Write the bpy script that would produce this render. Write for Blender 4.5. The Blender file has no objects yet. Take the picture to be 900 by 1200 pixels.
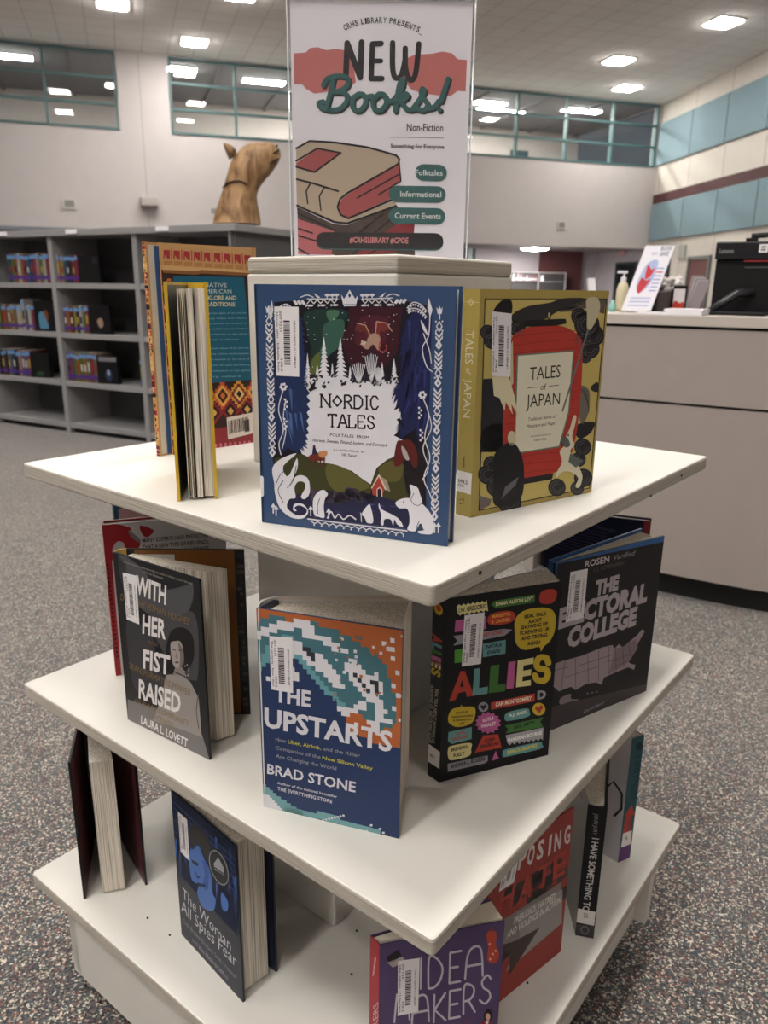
import bpy, math, random
from mathutils import Vector, Matrix
from mathutils.geometry import tessellate_polygon
random.seed(7)
sc = bpy.context.scene
COL = sc.collection
K = 1.12                                   # metres per layout unit
# ------------------------------------------------------------------ camera
FPX = 904.45
PITCH, ROLL = 0.28157, 0.01243
EYE = Vector((0.0055, -0.9479, 0.93)) * K
cp, sp = math.cos(PITCH), math.sin(PITCH)
_f = Vector((0, cp, -sp)); _r = Vector((1, 0, 0)); _u = _r.cross(_f)
R_ = math.cos(ROLL) * _r + math.sin(ROLL) * _u
U_ = -math.sin(ROLL) * _r + math.cos(ROLL) * _u
F_ = _f
cam = bpy.data.cameras.new('camera'); camo = bpy.data.objects.new('camera', cam); COL.objects.link(camo)
m = Matrix.Identity(4)
for i in range(3):
    m[i][0], m[i][1], m[i][2], m[i][3] = R_[i], U_[i], -F_[i], EYE[i]
camo.matrix_world = m
cam.sensor_fit = 'AUTO'; cam.sensor_width = 36.0; cam.lens = FPX / 1200 * 36.0
cam.clip_start = 0.02; cam.clip_end = 200
cam.dof.use_dof = True; cam.dof.focus_distance = 0.82; cam.dof.aperture_fstop = 9.0
sc.camera = camo
# ------------------------------------------------------------------ world, exposure
w = bpy.data.worlds.new('world'); sc.world = w; w.use_nodes = True
w.node_tree.nodes['Background'].inputs[0].default_value = (.9, .92, 1, 1)
w.node_tree.nodes['Background'].inputs[1].default_value = 0.05
sc.view_settings.view_transform = 'Standard'; sc.view_settings.look = 'None'
sc.view_settings.gamma = 1.0; sc.view_settings.use_curve_mapping = False
sc.view_settings.exposure = 1.36
sc.cycles.use_denoising = True
sc.cycles.max_bounces = 8; sc.cycles.diffuse_bounces = 5; sc.cycles.transparent_max_bounces = 16
LAMP = 38.0                                # emission of the troffer diffusers

def ray(x, y): return F_ + (x - 450) / FPX * R_ - (y - 600) / FPX * U_
def at(x, y, z):                           # the point of height z seen at pixel (x, y)
    d = ray(x, y); return EYE + d * ((z - EYE.z) / d.z)
def aty(x, y, Y):                          # the point of world depth Y seen at pixel (x, y)
    d = ray(x, y); return EYE + d * ((Y - EYE.y) / d.y)
# ------------------------------------------------------------------ materials
def lin(h):
    h = h.lstrip('#'); v = [int(h[i:i + 2], 16) / 255 for i in (0, 2, 4)]
    return tuple(c / 12.92 if c <= .04045 else ((c + .055) / 1.055) ** 2.4 for c in v) + (1,)
MATS = {}
def mat(name, h, rough=.5, var=0.0, scale=30, spec=.5, metal=0, bump=0, coat=0, stretch=None):
    if name in MATS: return MATS[name]
    m = bpy.data.materials.new(name); m.use_nodes = True; nt = m.node_tree; b = nt.nodes['Principled BSDF']
    c = lin(h); b.inputs['Base Color'].default_value = c; b.inputs['Roughness'].default_value = rough
    b.inputs['Specular IOR Level'].default_value = spec; b.inputs['Metallic'].default_value = metal
    if coat: b.inputs['Coat Weight'].default_value = coat; b.inputs['Coat Roughness'].default_value = .12
    if var or bump:
        tc = nt.nodes.new('ShaderNodeTexCoord'); mp = nt.nodes.new('ShaderNodeMapping'); n = nt.nodes.new('ShaderNodeTexNoise')
        if stretch: mp.inputs['Scale'].default_value = stretch
        n.inputs['Scale'].default_value = scale; n.inputs['Detail'].default_value = 4
        nt.links.new(tc.outputs['Object'], mp.inputs[0]); nt.links.new(mp.outputs[0], n.inputs['Vector'])
        if var:
            r = nt.nodes.new('ShaderNodeValToRGB')
            r.color_ramp.elements[0].position = .3; r.color_ramp.elements[1].position = .7
            r.color_ramp.elements[0].color = tuple(x * (1 - var) for x in c[:3]) + (1,)
            r.color_ramp.elements[1].color = tuple(min(1, x * (1 + var)) for x in c[:3]) + (1,)
            nt.links.new(n.outputs['Fac'], r.inputs[0]); nt.links.new(r.outputs[0], b.inputs['Base Color'])
        if bump:
            bp = nt.nodes.new('ShaderNodeBump'); bp.inputs['Strength'].default_value = bump; bp.inputs['Distance'].default_value = .004
            nt.links.new(n.outputs['Fac'], bp.inputs['Height']); nt.links.new(bp.outputs[0], b.inputs['Normal'])
    MATS[name] = m; return m
def pr(h, rough=.4): return mat('print_' + h.strip('#'), h, rough, spec=.25)     # printed ink
def ramp_mat(name, build, rough=.6, spec=.3):
    m = bpy.data.materials.new(name); m.use_nodes = True; nt = m.node_tree; b = nt.nodes['Principled BSDF']
    b.inputs['Roughness'].default_value = rough; b.inputs['Specular IOR Level'].default_value = spec
    build(nt, b); MATS[name] = m; return m
def emit(name, h, s):
    m = bpy.data.materials.new(name); m.use_nodes = True; nt = m.node_tree; nt.nodes.clear()
    e = nt.nodes.new('ShaderNodeEmission'); o = nt.nodes.new('ShaderNodeOutputMaterial')
    e.inputs[0].default_value = lin(h); e.inputs[1].default_value = s; nt.links.new(e.outputs[0], o.inputs[0]); return m
def glassy(name, tint, k):
    m = bpy.data.materials.new(name); m.use_nodes = True; nt = m.node_tree; nt.nodes.clear()
    t = nt.nodes.new('ShaderNodeBsdfTransparent'); g = nt.nodes.new('ShaderNodeBsdfGlossy'); x = nt.nodes.new('ShaderNodeMixShader')
    lw = nt.nodes.new('ShaderNodeLayerWeight'); lw.inputs[0].default_value = .5; o = nt.nodes.new('ShaderNodeOutputMaterial')
    pw = nt.nodes.new('ShaderNodeMath'); pw.operation = 'POWER'; pw.inputs[1].default_value = 5
    ma = nt.nodes.new('ShaderNodeMath'); ma.operation = 'MULTIPLY_ADD'; ma.inputs[1].default_value = .9 - k; ma.inputs[2].default_value = k   # Schlick reflectance
    t.inputs[0].default_value = lin(tint); g.inputs['Roughness'].default_value = .01
    nt.links.new(lw.outputs['Facing'], pw.inputs[0]); nt.links.new(pw.outputs[0], ma.inputs[0]); nt.links.new(ma.outputs[0], x.inputs[0])
    nt.links.new(t.outputs[0], x.inputs[1]); nt.links.new(g.outputs[0], x.inputs[2]); nt.links.new(x.outputs[0], o.inputs[0]); return m
def carpet_build(nt, b):
    tc = nt.nodes.new('ShaderNodeTexCoord'); v = nt.nodes.new('ShaderNodeTexVoronoi'); v.inputs['Scale'].default_value = 340; b.inputs['Sheen Weight'].default_value = .55; b.inputs['Sheen Roughness'].default_value = .5
    v2 = nt.nodes.new('ShaderNodeTexNoise'); v2.inputs['Scale'].default_value = 170; v2.inputs['Detail'].default_value = 5; v2.inputs['Roughness'].default_value = .8
    nt.links.new(tc.outputs['Object'], v.inputs['Vector']); nt.links.new(tc.outputs['Object'], v2.inputs['Vector'])
    r = nt.nodes.new('ShaderNodeValToRGB'); r.color_ramp.interpolation = 'CONSTANT'
    s = nt.nodes.new('ShaderNodeSeparateColor'); nt.links.new(v.outputs['Color'], s.inputs[0]); nt.links.new(s.outputs[0], r.inputs[0])
    cols = [(0, '1d1e22'), (.2, '4a484a'), (.4, '6f685f'), (.52, '2f4a55'), (.64, 'a89e8e'), (.74, '7a4238'), (.82, '16171a'), (.91, 'd2c9b8')]
    e = r.color_ramp.elements
    e[0].position, e[0].color = 0, lin(cols[0][1]); e[1].position, e[1].color = cols[1][0], lin(cols[1][1])
    for p, c in cols[2:]:
        q = e.new(p); q.color = lin(c)
    hs = nt.nodes.new('ShaderNodeMix'); hs.data_type = 'RGBA'; hs.blend_type = 'MULTIPLY'; hs.inputs[0].default_value = .75
    rr = nt.nodes.new('ShaderNodeValToRGB'); rr.color_ramp.elements[0].position = .38; rr.color_ramp.elements[1].position = .6
    rr.color_ramp.elements[0].color = (.55, .55, .55, 1); rr.color_ramp.elements[1].color = (1, 1, 1, 1)
    nt.links.new(v2.outputs['Fac'], rr.inputs[0])
    nt.links.new(r.outputs[0], hs.inputs[6]); nt.links.new(rr.outputs[0], hs.inputs[7]); nt.links.new(hs.outputs[2], b.inputs['Base Color'])
    bp = nt.nodes.new('ShaderNodeBump'); bp.inputs['Strength'].default_value = .6; bp.inputs['Distance'].default_value = .003
    nt.links.new(v2.outputs['Fac'], bp.inputs['Height']); nt.links.new(bp.outputs[0], b.inputs['Normal'])
CARPET = ramp_mat('speckled_carpet', carpet_build, .95, .1)
def tile_build(nt, b):
    tc = nt.nodes.new('ShaderNodeTexCoord'); mp = nt.nodes.new('ShaderNodeMapping'); mp.inputs['Rotation'].default_value = (0, 0, -math.atan2(.314, .949))
    br = nt.nodes.new('ShaderNodeTexBrick'); br.offset = 0; br.inputs['Scale'].default_value = 1
    for k, v in (('Brick Width', .68), ('Row Height', .68), ('Mortar Size', .012)): br.inputs[k].default_value = v
    br.inputs['Color1'].default_value = lin('efebe8'); br.inputs['Color2'].default_value = lin('ebe6e3'); br.inputs['Mortar'].default_value = lin('cdc8c5')
    nt.links.new(tc.outputs['Object'], mp.inputs[0]); nt.links.new(mp.outputs[0], br.inputs['Vector']); nt.links.new(br.outputs['Color'], b.inputs['Base Color'])
TILE = ramp_mat('ceiling_tile', tile_build, .9, .1)
def ply_build(nt, b):
    tc = nt.nodes.new('ShaderNodeTexCoord'); mp = nt.nodes.new('ShaderNodeMapping'); mp.inputs['Scale'].default_value = (3, 3, 260)
    n = nt.nodes.new('ShaderNodeTexNoise'); n.inputs['Scale'].default_value = 3; n.inputs['Detail'].default_value = 5
    r = nt.nodes.new('ShaderNodeValToRGB'); r.color_ramp.elements[0].position = .3; r.color_ramp.elements[1].position = .62
    r.color_ramp.elements[0].color = lin('9d978c'); r.color_ramp.elements[1].color = lin('b2aca1')
    bp = nt.nodes.new('ShaderNodeBump'); bp.inputs['Strength'].default_value = .5; bp.inputs['Distance'].default_value = .002
    nt.links.new(tc.outputs['Object'], mp.inputs[0]); nt.links.new(mp.outputs[0], n.inputs['Vector']); nt.links.new(n.outputs['Fac'], r.inputs[0])
    nt.links.new(r.outputs[0], b.inputs['Base Color']); nt.links.new(n.outputs['Fac'], bp.inputs['Height']); nt.links.new(bp.outputs[0], b.inputs['Normal'])
PLY = ramp_mat('painted_plywood_edge', ply_build, .6, .3)
def page_build(nt, b):
    tc = nt.nodes.new('ShaderNodeTexCoord'); mp = nt.nodes.new('ShaderNodeMapping'); mp.inputs['Scale'].default_value = (900, 900, 6)
    n = nt.nodes.new('ShaderNodeTexNoise'); n.inputs['Scale'].default_value = 1; n.inputs['Detail'].default_value = 2
    r = nt.nodes.new('ShaderNodeValToRGB'); r.color_ramp.elements[0].position = .3; r.color_ramp.elements[1].position = .6
    r.color_ramp.elements[0].color = lin('8f8678'); r.color_ramp.elements[1].color = lin('dcd4c6')
    nt.links.new(tc.outputs['Object'], mp.inputs[0]); nt.links.new(mp.outputs[0], n.inputs['Vector']); nt.links.new(n.outputs['Fac'], r.inputs[0]); nt.links.new(r.outputs[0], b.inputs['Base Color'])
PAGES = ramp_mat('paper_pages', page_build, .85, .2)
def wood_build(nt, b):
    tc = nt.nodes.new('ShaderNodeTexCoord'); mp = nt.nodes.new('ShaderNodeMapping'); mp.inputs['Scale'].default_value = (9, 9, 4)
    n = nt.nodes.new('ShaderNodeTexNoise'); n.inputs['Scale'].default_value = 1.6; n.inputs['Detail'].default_value = 6; n.inputs['Distortion'].default_value = 1.2
    r = nt.nodes.new('ShaderNodeValToRGB'); r.color_ramp.elements[0].position = .32; r.color_ramp.elements[1].position = .68
    r.color_ramp.elements[0].color = lin('64462c'); r.color_ramp.elements[1].color = lin('a88660')
    bp = nt.nodes.new('ShaderNodeBump'); bp.inputs['Strength'].default_value = .5; bp.inputs['Distance'].default_value = .01
    nt.links.new(tc.outputs['Object'], mp.inputs[0]); nt.links.new(mp.outputs[0], n.inputs['Vector']); nt.links.new(n.outputs['Fac'], r.inputs[0]); nt.links.new(r.outputs[0], b.inputs['Base Color'])
    nt.links.new(n.outputs['Fac'], bp.inputs['Height']); nt.links.new(bp.outputs[0], b.inputs['Normal'])
WOOD = ramp_mat('carved_wood', wood_build, .55, .3)
WHITE = mat('white_paint', '#c9c6bf', .42, var=.035, scale=6, spec=.4, bump=.05)
WALL = mat('cream_wall_paint', '#c3bcba', .8, var=.02, scale=3)
CREAM = mat('cream_wall_panel', '#cbc4ba', .8, var=.02, scale=3)
BLUE = mat('blue_acoustic_fabric', '#7d939b', .95, var=.05, scale=14)
MAROON = mat('maroon_panel', '#4b2628', .7, var=.05, scale=8)
TEAL = mat('teal_window_frame', '#47686a', .5, var=.05, scale=10)
GREYM = mat('grey_shelf_metal', '#8b8a8a', .45, var=.03, scale=8)
GREYD = mat('dark_grey_panel', '#4f4e50', .6, var=.04, scale=8)
BLACKP = mat('black_plastic', '#0b0b0d', .5, spec=.25, var=.05, scale=20)
LAM = mat('taupe_laminate', '#9a908a', .5, var=.02, scale=14)
LAMT = mat('taupe_worktop', '#b9b0a8', .45, var=.02, scale=14)
PAPER = mat('white_paper', '#e4e2e6', .6, var=.01)
CREAMP = mat('cream_paper', '#d8d0c0', .8, var=.03)
ACRY = glassy('acrylic', '#fcfcfd', .03)
GLASS = glassy('window_glass', '#dde3e4', .045)
DIFF = emit('lamp_diffuser', '#fffaf4', LAMP)
# ------------------------------------------------------------------ mesh builder
class MB:
    def __init__(s): s.v, s.f, s.mi, s.ms = [], [], [], []
    def mid(s, m):
        if m not in s.ms: s.ms.append(m)
        return s.ms.index(m)
    def face(s, pts, m):
        n = len(s.v); s.v += [Vector(p) for p in pts]; s.f.append(list(range(n, n + len(pts)))); s.mi.append(s.mid(m))
    def raw(s, vs, fs, m):
        n = len(s.v); s.v += [Vector(p) for p in vs]; k = s.mid(m)
        for f in fs: s.f.append([i + n for i in f]); s.mi.append(k)
    def hexa(s, b, t, m, side=None, top=None):          # bottom ring, top ring of equal length
        n = len(s.v); k = len(b); s.v += [Vector(p) for p in b] + [Vector(p) for p in t]
        a = s.mid(top or m); c = s.mid(side or m)
        s.f.append([n + i for i in range(k)][::-1]); s.mi.append(s.mid(m)); s.f.append([n + k + i for i in range(k)]); s.mi.append(a)
        for i in range(k):
            j = (i + 1) % k; s.f.append([n + i, n + j, n + k + j, n + k + i]); s.mi.append(c)
    def prism(s, plan, z0, z1, m, side=None, top=None):
        a = sum(plan[i][0] * plan[(i + 1) % len(plan)][1] - plan[(i + 1) % len(plan)][0] * plan[i][1] for i in range(len(plan)))
        if a < 0: plan = plan[::-1]
        s.hexa([(p[0], p[1], z0) for p in plan], [(p[0], p[1], z1) for p in plan], m, side, top)
    def box(s, c, d, m, ax=None):                       # centre, full size, optional axes (3 unit vectors)
        X, Y, Z = ax or (Vector((1, 0, 0)), Vector((0, 1, 0)), Vector((0, 0, 1))); c = Vector(c)
        q = [c + X * (d[0] / 2 * a) + Y * (d[1] / 2 * b) - Z * (d[2] / 2) for a, b in ((-1, -1), (1, -1), (1, 1), (-1, 1))]
        s.hexa(q, [p + Z * d[2] for p in q], m)
    def tube(s, pts, r, m, n=10, caps=True):
        pts = [Vector(p) for p in pts]; rs = r if isinstance(r, (list, tuple)) else [r] * len(pts); base = len(s.v); k = s.mid(m)
        up = None
        for i, p in enumerate(pts):
            d = (pts[min(i + 1, len(pts) - 1)] - pts[max(i - 1, 0)]).normalized()
            a = d.orthogonal().normalized() if up is None else (up - d * up.dot(d)).normalized()
            up = a; b = d.cross(a)
            for j in range(n):
                t = 2 * math.pi * j / n; s.v.append(p + (a * math.cos(t) + b * math.sin(t)) * rs[i])
        for i in range(len(pts) - 1):
            for j in range(n):
                s.f.append([base + i * n + j, base + i * n + (j + 1) % n, base + (i + 1) * n + (j + 1) % n, base + (i + 1) * n + j]); s.mi.append(k)
        if caps:
            s.f.append([base + j for j in range(n)][::-1]); s.mi.append(k)
            s.f.append([base + (len(pts) - 1) * n + j for j in range(n)]); s.mi.append(k)
    def lathe(s, c, prof, m, n=24, ax=None):
        X, Y, Z = ax or (Vector((1, 0, 0)), Vector((0, 1, 0)), Vector((0, 0, 1))); c = Vector(c); base = len(s.v); k = s.mid(m)
        for r, z in prof:
            for j in range(n):
                t = 2 * math.pi * j / n; s.v.append(c + (X * math.cos(t) + Y * math.sin(t)) * r + Z * z)
        for i in range(len(prof) - 1):
            for j in range(n):
                s.f.append([base + i * n + j, base + i * n + (j + 1) % n, base + (i + 1) * n + (j + 1) % n, base + (i + 1) * n + j]); s.mi.append(k)
        s.f.append([base + j for j in range(n)][::-1]); s.mi.append(k); s.f.append([base + (len(prof) - 1) * n + j for j in range(n)]); s.mi.append(k)
    def build(s, name, parent=None, org=None, bevel=0, smooth=False, seg=2):
        o0 = Vector(org) if org is not None else (parent['_o'] if parent is not None and '_o' in parent else (Vector((0, 0, 0))))
        o0 = Vector(o0)
        me = bpy.data.meshes.new(name); me.from_pydata([p - o0 for p in s.v], [], s.f)
        for m in s.ms: me.materials.append(m)
        me.polygons.foreach_set('material_index', s.mi)
        if smooth: me.polygons.foreach_set('use_smooth', [True] * len(me.polygons))
        me.update()
        o = bpy.data.objects.new(name, me); COL.objects.link(o)
        if parent is None: o.location = o0
        else: o.parent = parent
        if bevel:
            b = o.modifiers.new('bevel', 'BEVEL'); b.width = bevel; b.segments = seg; b.limit_method = 'ANGLE'; b.angle_limit = math.radians(40)
        return o
ROOTS = []
def tag(o, label, cat, group=None, kind=None):
    o['label'] = label; o['category'] = cat
    if group: o['group'] = group
    if kind: o['kind'] = kind
    return o
def thing(name, loc, label, cat, group=None):
    o = bpy.data.objects.new(name, None); COL.objects.link(o); o.location = loc; o.empty_display_size = .05
    o['_o'] = Vector(loc); ROOTS.append(o)
    return tag(o, label, cat, group)
def sub(part, mb, name, root, **k):                     # a sub-part of a part (part sits at its root's origin)
    return mb.build(name, part, org=root['_o'], **k)
def struct(o): o['kind'] = 'structure'; return o
# ------------------------------------------------------------------ flat artwork: traced shapes laid on a real flat face
TX = {}
def text_mesh(s, bold=0, shear=0):
    k = (s, bold, shear)
    if k not in TX:
        cu = bpy.data.curves.new('t', 'FONT'); cu.body = s; cu.offset = bold; cu.shear = shear; cu.resolution_u = 2
        ob = bpy.data.objects.new('t', cu); COL.objects.link(ob)
        me = bpy.data.meshes.new_from_object(ob.evaluated_get(bpy.context.evaluated_depsgraph_get()))
        vs = [(v.co.x, v.co.y) for v in me.vertices]; fs = [list(p.vertices) for p in me.polygons]
        bpy.data.objects.remove(ob); bpy.data.curves.remove(cu); bpy.data.meshes.remove(me)
        TX[k] = (vs, fs)
    return TX[k]
def solve8(A, b):
    n = 8; M = [r[:] + [c] for r, c in zip(A, b)]
    for i in range(n):
        p = max(range(i, n), key=lambda r: abs(M[r][i])); M[i], M[p] = M[p], M[i]
        for r in range(n):
            if r != i:
                f = M[r][i] / M[i][i]
                if f: M[r] = [x - f * y for x, y in zip(M[r], M[i])]
    return [M[i][n] / M[i][i] for i in range(n)]
def clip01(q):                                           # keep artwork inside its face
    for ax, lim, sg in ((0, 0.0, 1), (0, 1.0, -1), (1, 0.0, 1), (1, 1.0, -1)):
        o = []
        for i in range(len(q)):
            a, b = q[i - 1], q[i]; da, db = (a[ax] - lim) * sg, (b[ax] - lim) * sg
            if da * db < 0: t = da / (da - db); o.append((a[0] + (b[0] - a[0]) * t, a[1] + (b[1] - a[1]) * t))
            if db >= 0: o.append(b)
        q = o
        if not q: break
    return q
class Art:
    """shapes in the coordinates of a traced picture (corners TL,TR,BR,BL) -> metres on a face w x h"""
    def __init__(s, corners, w=1, h=1):
        s.c = corners; s.w, s.h = w, h; s.bk = {'': []}; s.cur = ''; s.L = 1
        dst = [(0, 1), (1, 1), (1, 0), (0, 0)]; A, b = [], []
        for (x, y), (u, v) in zip(corners, dst):
            A.append([x, y, 1, 0, 0, 0, -u * x, -u * y]); b.append(u); A.append([0, 0, 0, x, y, 1, -v * x, -v * y]); b.append(v)
        s.H = solve8(A, b)
    def m(s, p):
        x, y = p; a = s.H; d = a[6] * x + a[7] * y + 1
        return ((a[0] * x + a[1] * y + a[2]) / d, (a[3] * x + a[4] * y + a[5]) / d)
    def add(s, uv, faces, c, L):
        s.bk.setdefault(s.cur, []).append((uv, faces, pr(c) if isinstance(c, str) else c, L or s.L))
    def poly(s, pts, c, L=None):
        uv = [s.m(p) for p in pts]
        fs = [list(t) for t in tessellate_polygon([[Vector((u, v, 0)) for u, v in uv]])]
        out, V = [], []
        for t in fs:
            a, b, d = (uv[i] for i in t)
            q = [a, b, d] if (b[0] - a[0]) * (d[1] - a[1]) - (b[1] - a[1]) * (d[0] - a[0]) > 0 else [d, b, a]
            q = clip01(q)
            if len(q) > 2: out.append(list(range(len(V), len(V) + len(q)))); V += q
        if out: s.add(V, out, c, L)
    def rect(s, x0, y0, x1, y1, c, L=None): s.poly([(x0, y0), (x1, y0), (x1, y1), (x0, y1)], c, L)
    def oval(s, cx, cy, rx, ry, c, L=None, n=20, rot=0):
        cr, sr = math.cos(rot), math.sin(rot); q = []
        for i in range(n):
            a, b = rx * math.cos(2 * math.pi * i / n), ry * math.sin(2 * math.pi * i / n); q.append((cx + a * cr - b * sr, cy + a * sr + b * cr))
        s.poly(q, c, L)
    def line(s, pts, wd, c, L=None, closed=False, caps=True):
        if closed: pts = list(pts) + [pts[0]]
        L = L or s.L; kk = 0
        for (x0, y0), (x1, y1) in zip(pts, pts[1:]):
            d = math.hypot(x1 - x0, y1 - y0) or 1e-6; nx, ny = -(y1 - y0) / d * wd / 2, (x1 - x0) / d * wd / 2
            s.poly([(x0 + nx, y0 + ny), (x1 + nx, y1 + ny), (x1 - nx, y1 - ny), (x0 - nx, y0 - ny)], c, L + .014 * (kk % 60)); kk += 1
        if caps and wd > 3:
            for x, y in pts: s.oval(x, y, wd / 2, wd / 2, c, L + .014 * (kk % 60), n=10); kk += 1
    def curve(s, pts, wd, c, L=None, n=6, closed=False): s.line(spline(pts, n, closed), wd, c, L)
    def blob(s, pts, c, L=None, n=5): s.poly(spline(pts, n, True), c, L)
    def text(s, t, p0, p1, up, c, L=None, bold=0, shear=0):
        vs, fs = text_mesh(t, bold, shear)
        if not vs: return
        if not isinstance(up, (tuple, list)): up = (0, -up)
        x0 = min(v[0] for v in vs); x1 = max(v[0] for v in vs)
        q0 = s.m(p0); q1 = s.m(p1); qu = s.m((p0[0] + up[0], p0[1] + up[1])); a = (q1[0] - q0[0], q1[1] - q0[1]); b = (qu[0] - q0[0], qu[1] - q0[1])
        cap = .73; uv = [(q0[0] + a[0] * (x - x0) / (x1 - x0) + b[0] * y / cap, q0[1] + a[1] * (x - x0) / (x1 - x0) + b[1] * y / cap) for x, y in vs]
        s.add(uv, fs, c, L)
    def arc(s, t, pts, h, c, L=None, bold=.0):
        ws = [.45 if ch in 'I.,!l \'' else (1.15 if ch in 'MW' else .85) for ch in t]; tot = sum(ws); P = spline(pts, 12)
        cum = [0]
        for a, b in zip(P, P[1:]): cum.append(cum[-1] + math.hypot(b[0] - a[0], b[1] - a[1]))
        def pt(d):
            for i in range(len(P) - 1):
                if d <= cum[i + 1] or i == len(P) - 2:
                    f = (d - cum[i]) / (cum[i + 1] - cum[i]); return (P[i][0] + (P[i + 1][0] - P[i][0]) * f, P[i][1] + (P[i + 1][1] - P[i][1]) * f)
        acc = 0
        for ch, wd in zip(t, ws):
            a = pt(acc / tot * cum[-1]); b = pt((acc + wd * .82) / tot * cum[-1]); acc += wd
            if ch == ' ': continue
            d = math.hypot(b[0] - a[0], b[1] - a[1]) or 1; s.text(ch, a, b, ((b[1] - a[1]) / d * h, -(b[0] - a[0]) / d * h), c, L, bold)
    def barcode(s, tl, tr, br, bl, title, name='barcode_label', L=5):
        old = s.cur; s.cur = name; s.poly([tl, tr, br, bl], '#d9d6d8', L)
        def q(u, v):
            a = [tl[i] + (tr[i] - tl[i]) * u for i in (0, 1)]; b = [bl[i] + (br[i] - bl[i]) * u for i in (0, 1)]
            return (a[0] + (b[0] - a[0]) * v, a[1] + (b[1] - a[1]) * v)
        v = .2; rnd = random.Random(len(title))
        while v < .84:
            d = rnd.choice((.008, .012, .02)); s.poly([q(.36, v), q(.63, v), q(.63, v + d), q(.36, v + d)], '#1a1a1c', L + 1); v += d + rnd.choice((.008, .012))
        def vt(t, u, v0, v1, hh):
            a, b = q(u, v0), q(u, v1); e = q(u + hh, v0); s.text(t, a, b, (e[0] - a[0], e[1] - a[1]), '#2a2a2c', L + 1, .01)
        vt('CINCO RANCH H S LIBRARY', .78, .2, .88, .09); vt(title, .07, .08, .94, .09); vt('30T7231', .2, .06, .36, .09); vt('398.2', .2, .74, .94, .09)
        s.cur = old
    def put(s, mb, bucket, P, X, Y, N):                  # lay a bucket on the face with corner P and unit axes X, Y
        for uv, fs, mt, L in s.bk.get(bucket, []):
            mb.raw([P + X * (u * s.w) + Y * (v * s.h) + N * (.00012 + .00007 * L) for u, v in uv], fs, mt)
def spline(pts, n=6, closed=False):
    pts = [tuple(p) for p in pts]; k = len(pts); out = []
    rng = range(k) if closed else range(k - 1)
    for i in rng:
        p0 = pts[(i - 1) % k] if closed or i else pts[0]; p1 = pts[i]; p2 = pts[(i + 1) % k]; p3 = pts[(i + 2) % k] if closed or i + 2 < k else pts[-1]
        for j in range(n):
            t = j / n; out.append(tuple(.5 * (2 * b + (c - a) * t + (2 * a - 5 * b + 4 * c - d) * t * t + (3 * b - a - 3 * c + d) * t ** 3) for a, b, c, d in zip(p0, p1, p2, p3)))
    if not closed: out.append(pts[-1])
    return out
UP = Vector((0, 0, 1))
def face_frame(P, Q, z0, out):                           # left-bottom corner and axes of the outer face of a vertical slab P-Q
    P = Vector((P[0], P[1], z0)); Q = Vector((Q[0], Q[1], z0)); X = (Q - P).normalized(); N = X.cross(UP)
    if N.dot(out) < 0: P, Q = Q, P; X = -X; N = -N
    return P, X, N, (Q - P).length
# ================================================================== the room
CN = Vector((8.318, 25.014, 0)); WD = Vector((-.9494, -.314, 0)).normalized(); WN = Vector((-WD.y, WD.x, 0))
if WN.y > 0: WN = -WN
RD = Vector((.098, -.995, 0)).normalized(); RN = Vector((-.995, -.098, 0)).normalized()
def Wp(s, z, off=0): return (CN + WD * s + WN * off + UP * z) * K
def Rp(s, z, off=0): return (CN + RD * s + RN * off + UP * z) * K
HC = 6.4
def wslab(mb, fn, s0, s1, z0, z1, o0, o1, m):            # a block on a wall, in wall coordinates
    q = [fn(s0, z0, o0), fn(s1, z0, o0), fn(s1, z0, o1), fn(s0, z0, o1)]
    mb.prism([(p.x, p.y) for p in q], z0 * K, z1 * K, m)
b = MB(); b.face([(-16, -12, 0), (16, -12, 0), (16, 40, 0), (-16, 40, 0)], CARPET); struct(b.build('floor'))
S1 = 18.5 + 9                                             # left end of the back wall
A0, A1, A2, A3 = Wp(0, 0), Wp(S1, 0), Wp(S1, 0) - WN * -26 * K, Rp(32, 0)
b = MB(); b.prism([(p.x, p.y) for p in (A0, A1, Vector((A1.x, -9, 0)), Vector((A3.x, -9, 0)))], HC * K, HC * K + .1, TILE); struct(b.build('ceiling'))
b = MB(); wslab(b, Wp, 0, S1, 2.25, 4.63, 0, -.25, WALL); wslab(b, Wp, 10.2, S1, 0, 2.25, 0, -.25, WALL); wslab(b, Wp, 0, S1, 6.37, 6.4, 0, -.25, WALL)
for a, c in ((0, .1), (8.1, 9.6), (14.55, 15.76), (20.75, S1)): wslab(b, Wp, a, c, 4.63, 6.37, 0, -.25, WALL)
SEAM = mat('wall_joint', '#a39b97', .9, var=.02)
for sx in (15.23, 10.9): wslab(b, Wp, sx, sx + .02, 2.25, 4.63 if sx < 15 else 6.37, .002, .0, SEAM)
struct(b.build('wall_back'))
b = MB(); wslab(b, Rp, 0, 32, 0, HC, 0, -.25, CREAM); wslab(b, Rp, 0, 32, 3.57, 3.83, .02, 0, MAROON)
for i in range(12): wslab(b, Rp, .3 + 1.92 * i, .325 + 1.92 * i, 0, 2.45, .003, 0, SEAM); wslab(b, Rp, .3 + 1.92 * i, .325 + 1.92 * i, 3.83, 4.64, .003, 0, SEAM); wslab(b, Rp, .3 + 1.92 * i, .325 + 1.92 * i, 5.85, 6.4, .003, 0, SEAM)
struct(b.build('wall_right'))
b = MB(); b.box((A1.x - .1, (A1.y - 9) / 2, HC * K / 2), (.2, A1.y + 9.2, HC * K), WALL); struct(b.build('wall_left'))
b = MB(); b.box(((A1.x + A3.x) / 2, -9.1, HC * K / 2), (A3.x - A1.x + 1, .2, HC * K), WALL); struct(b.build('wall_rear'))
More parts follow.
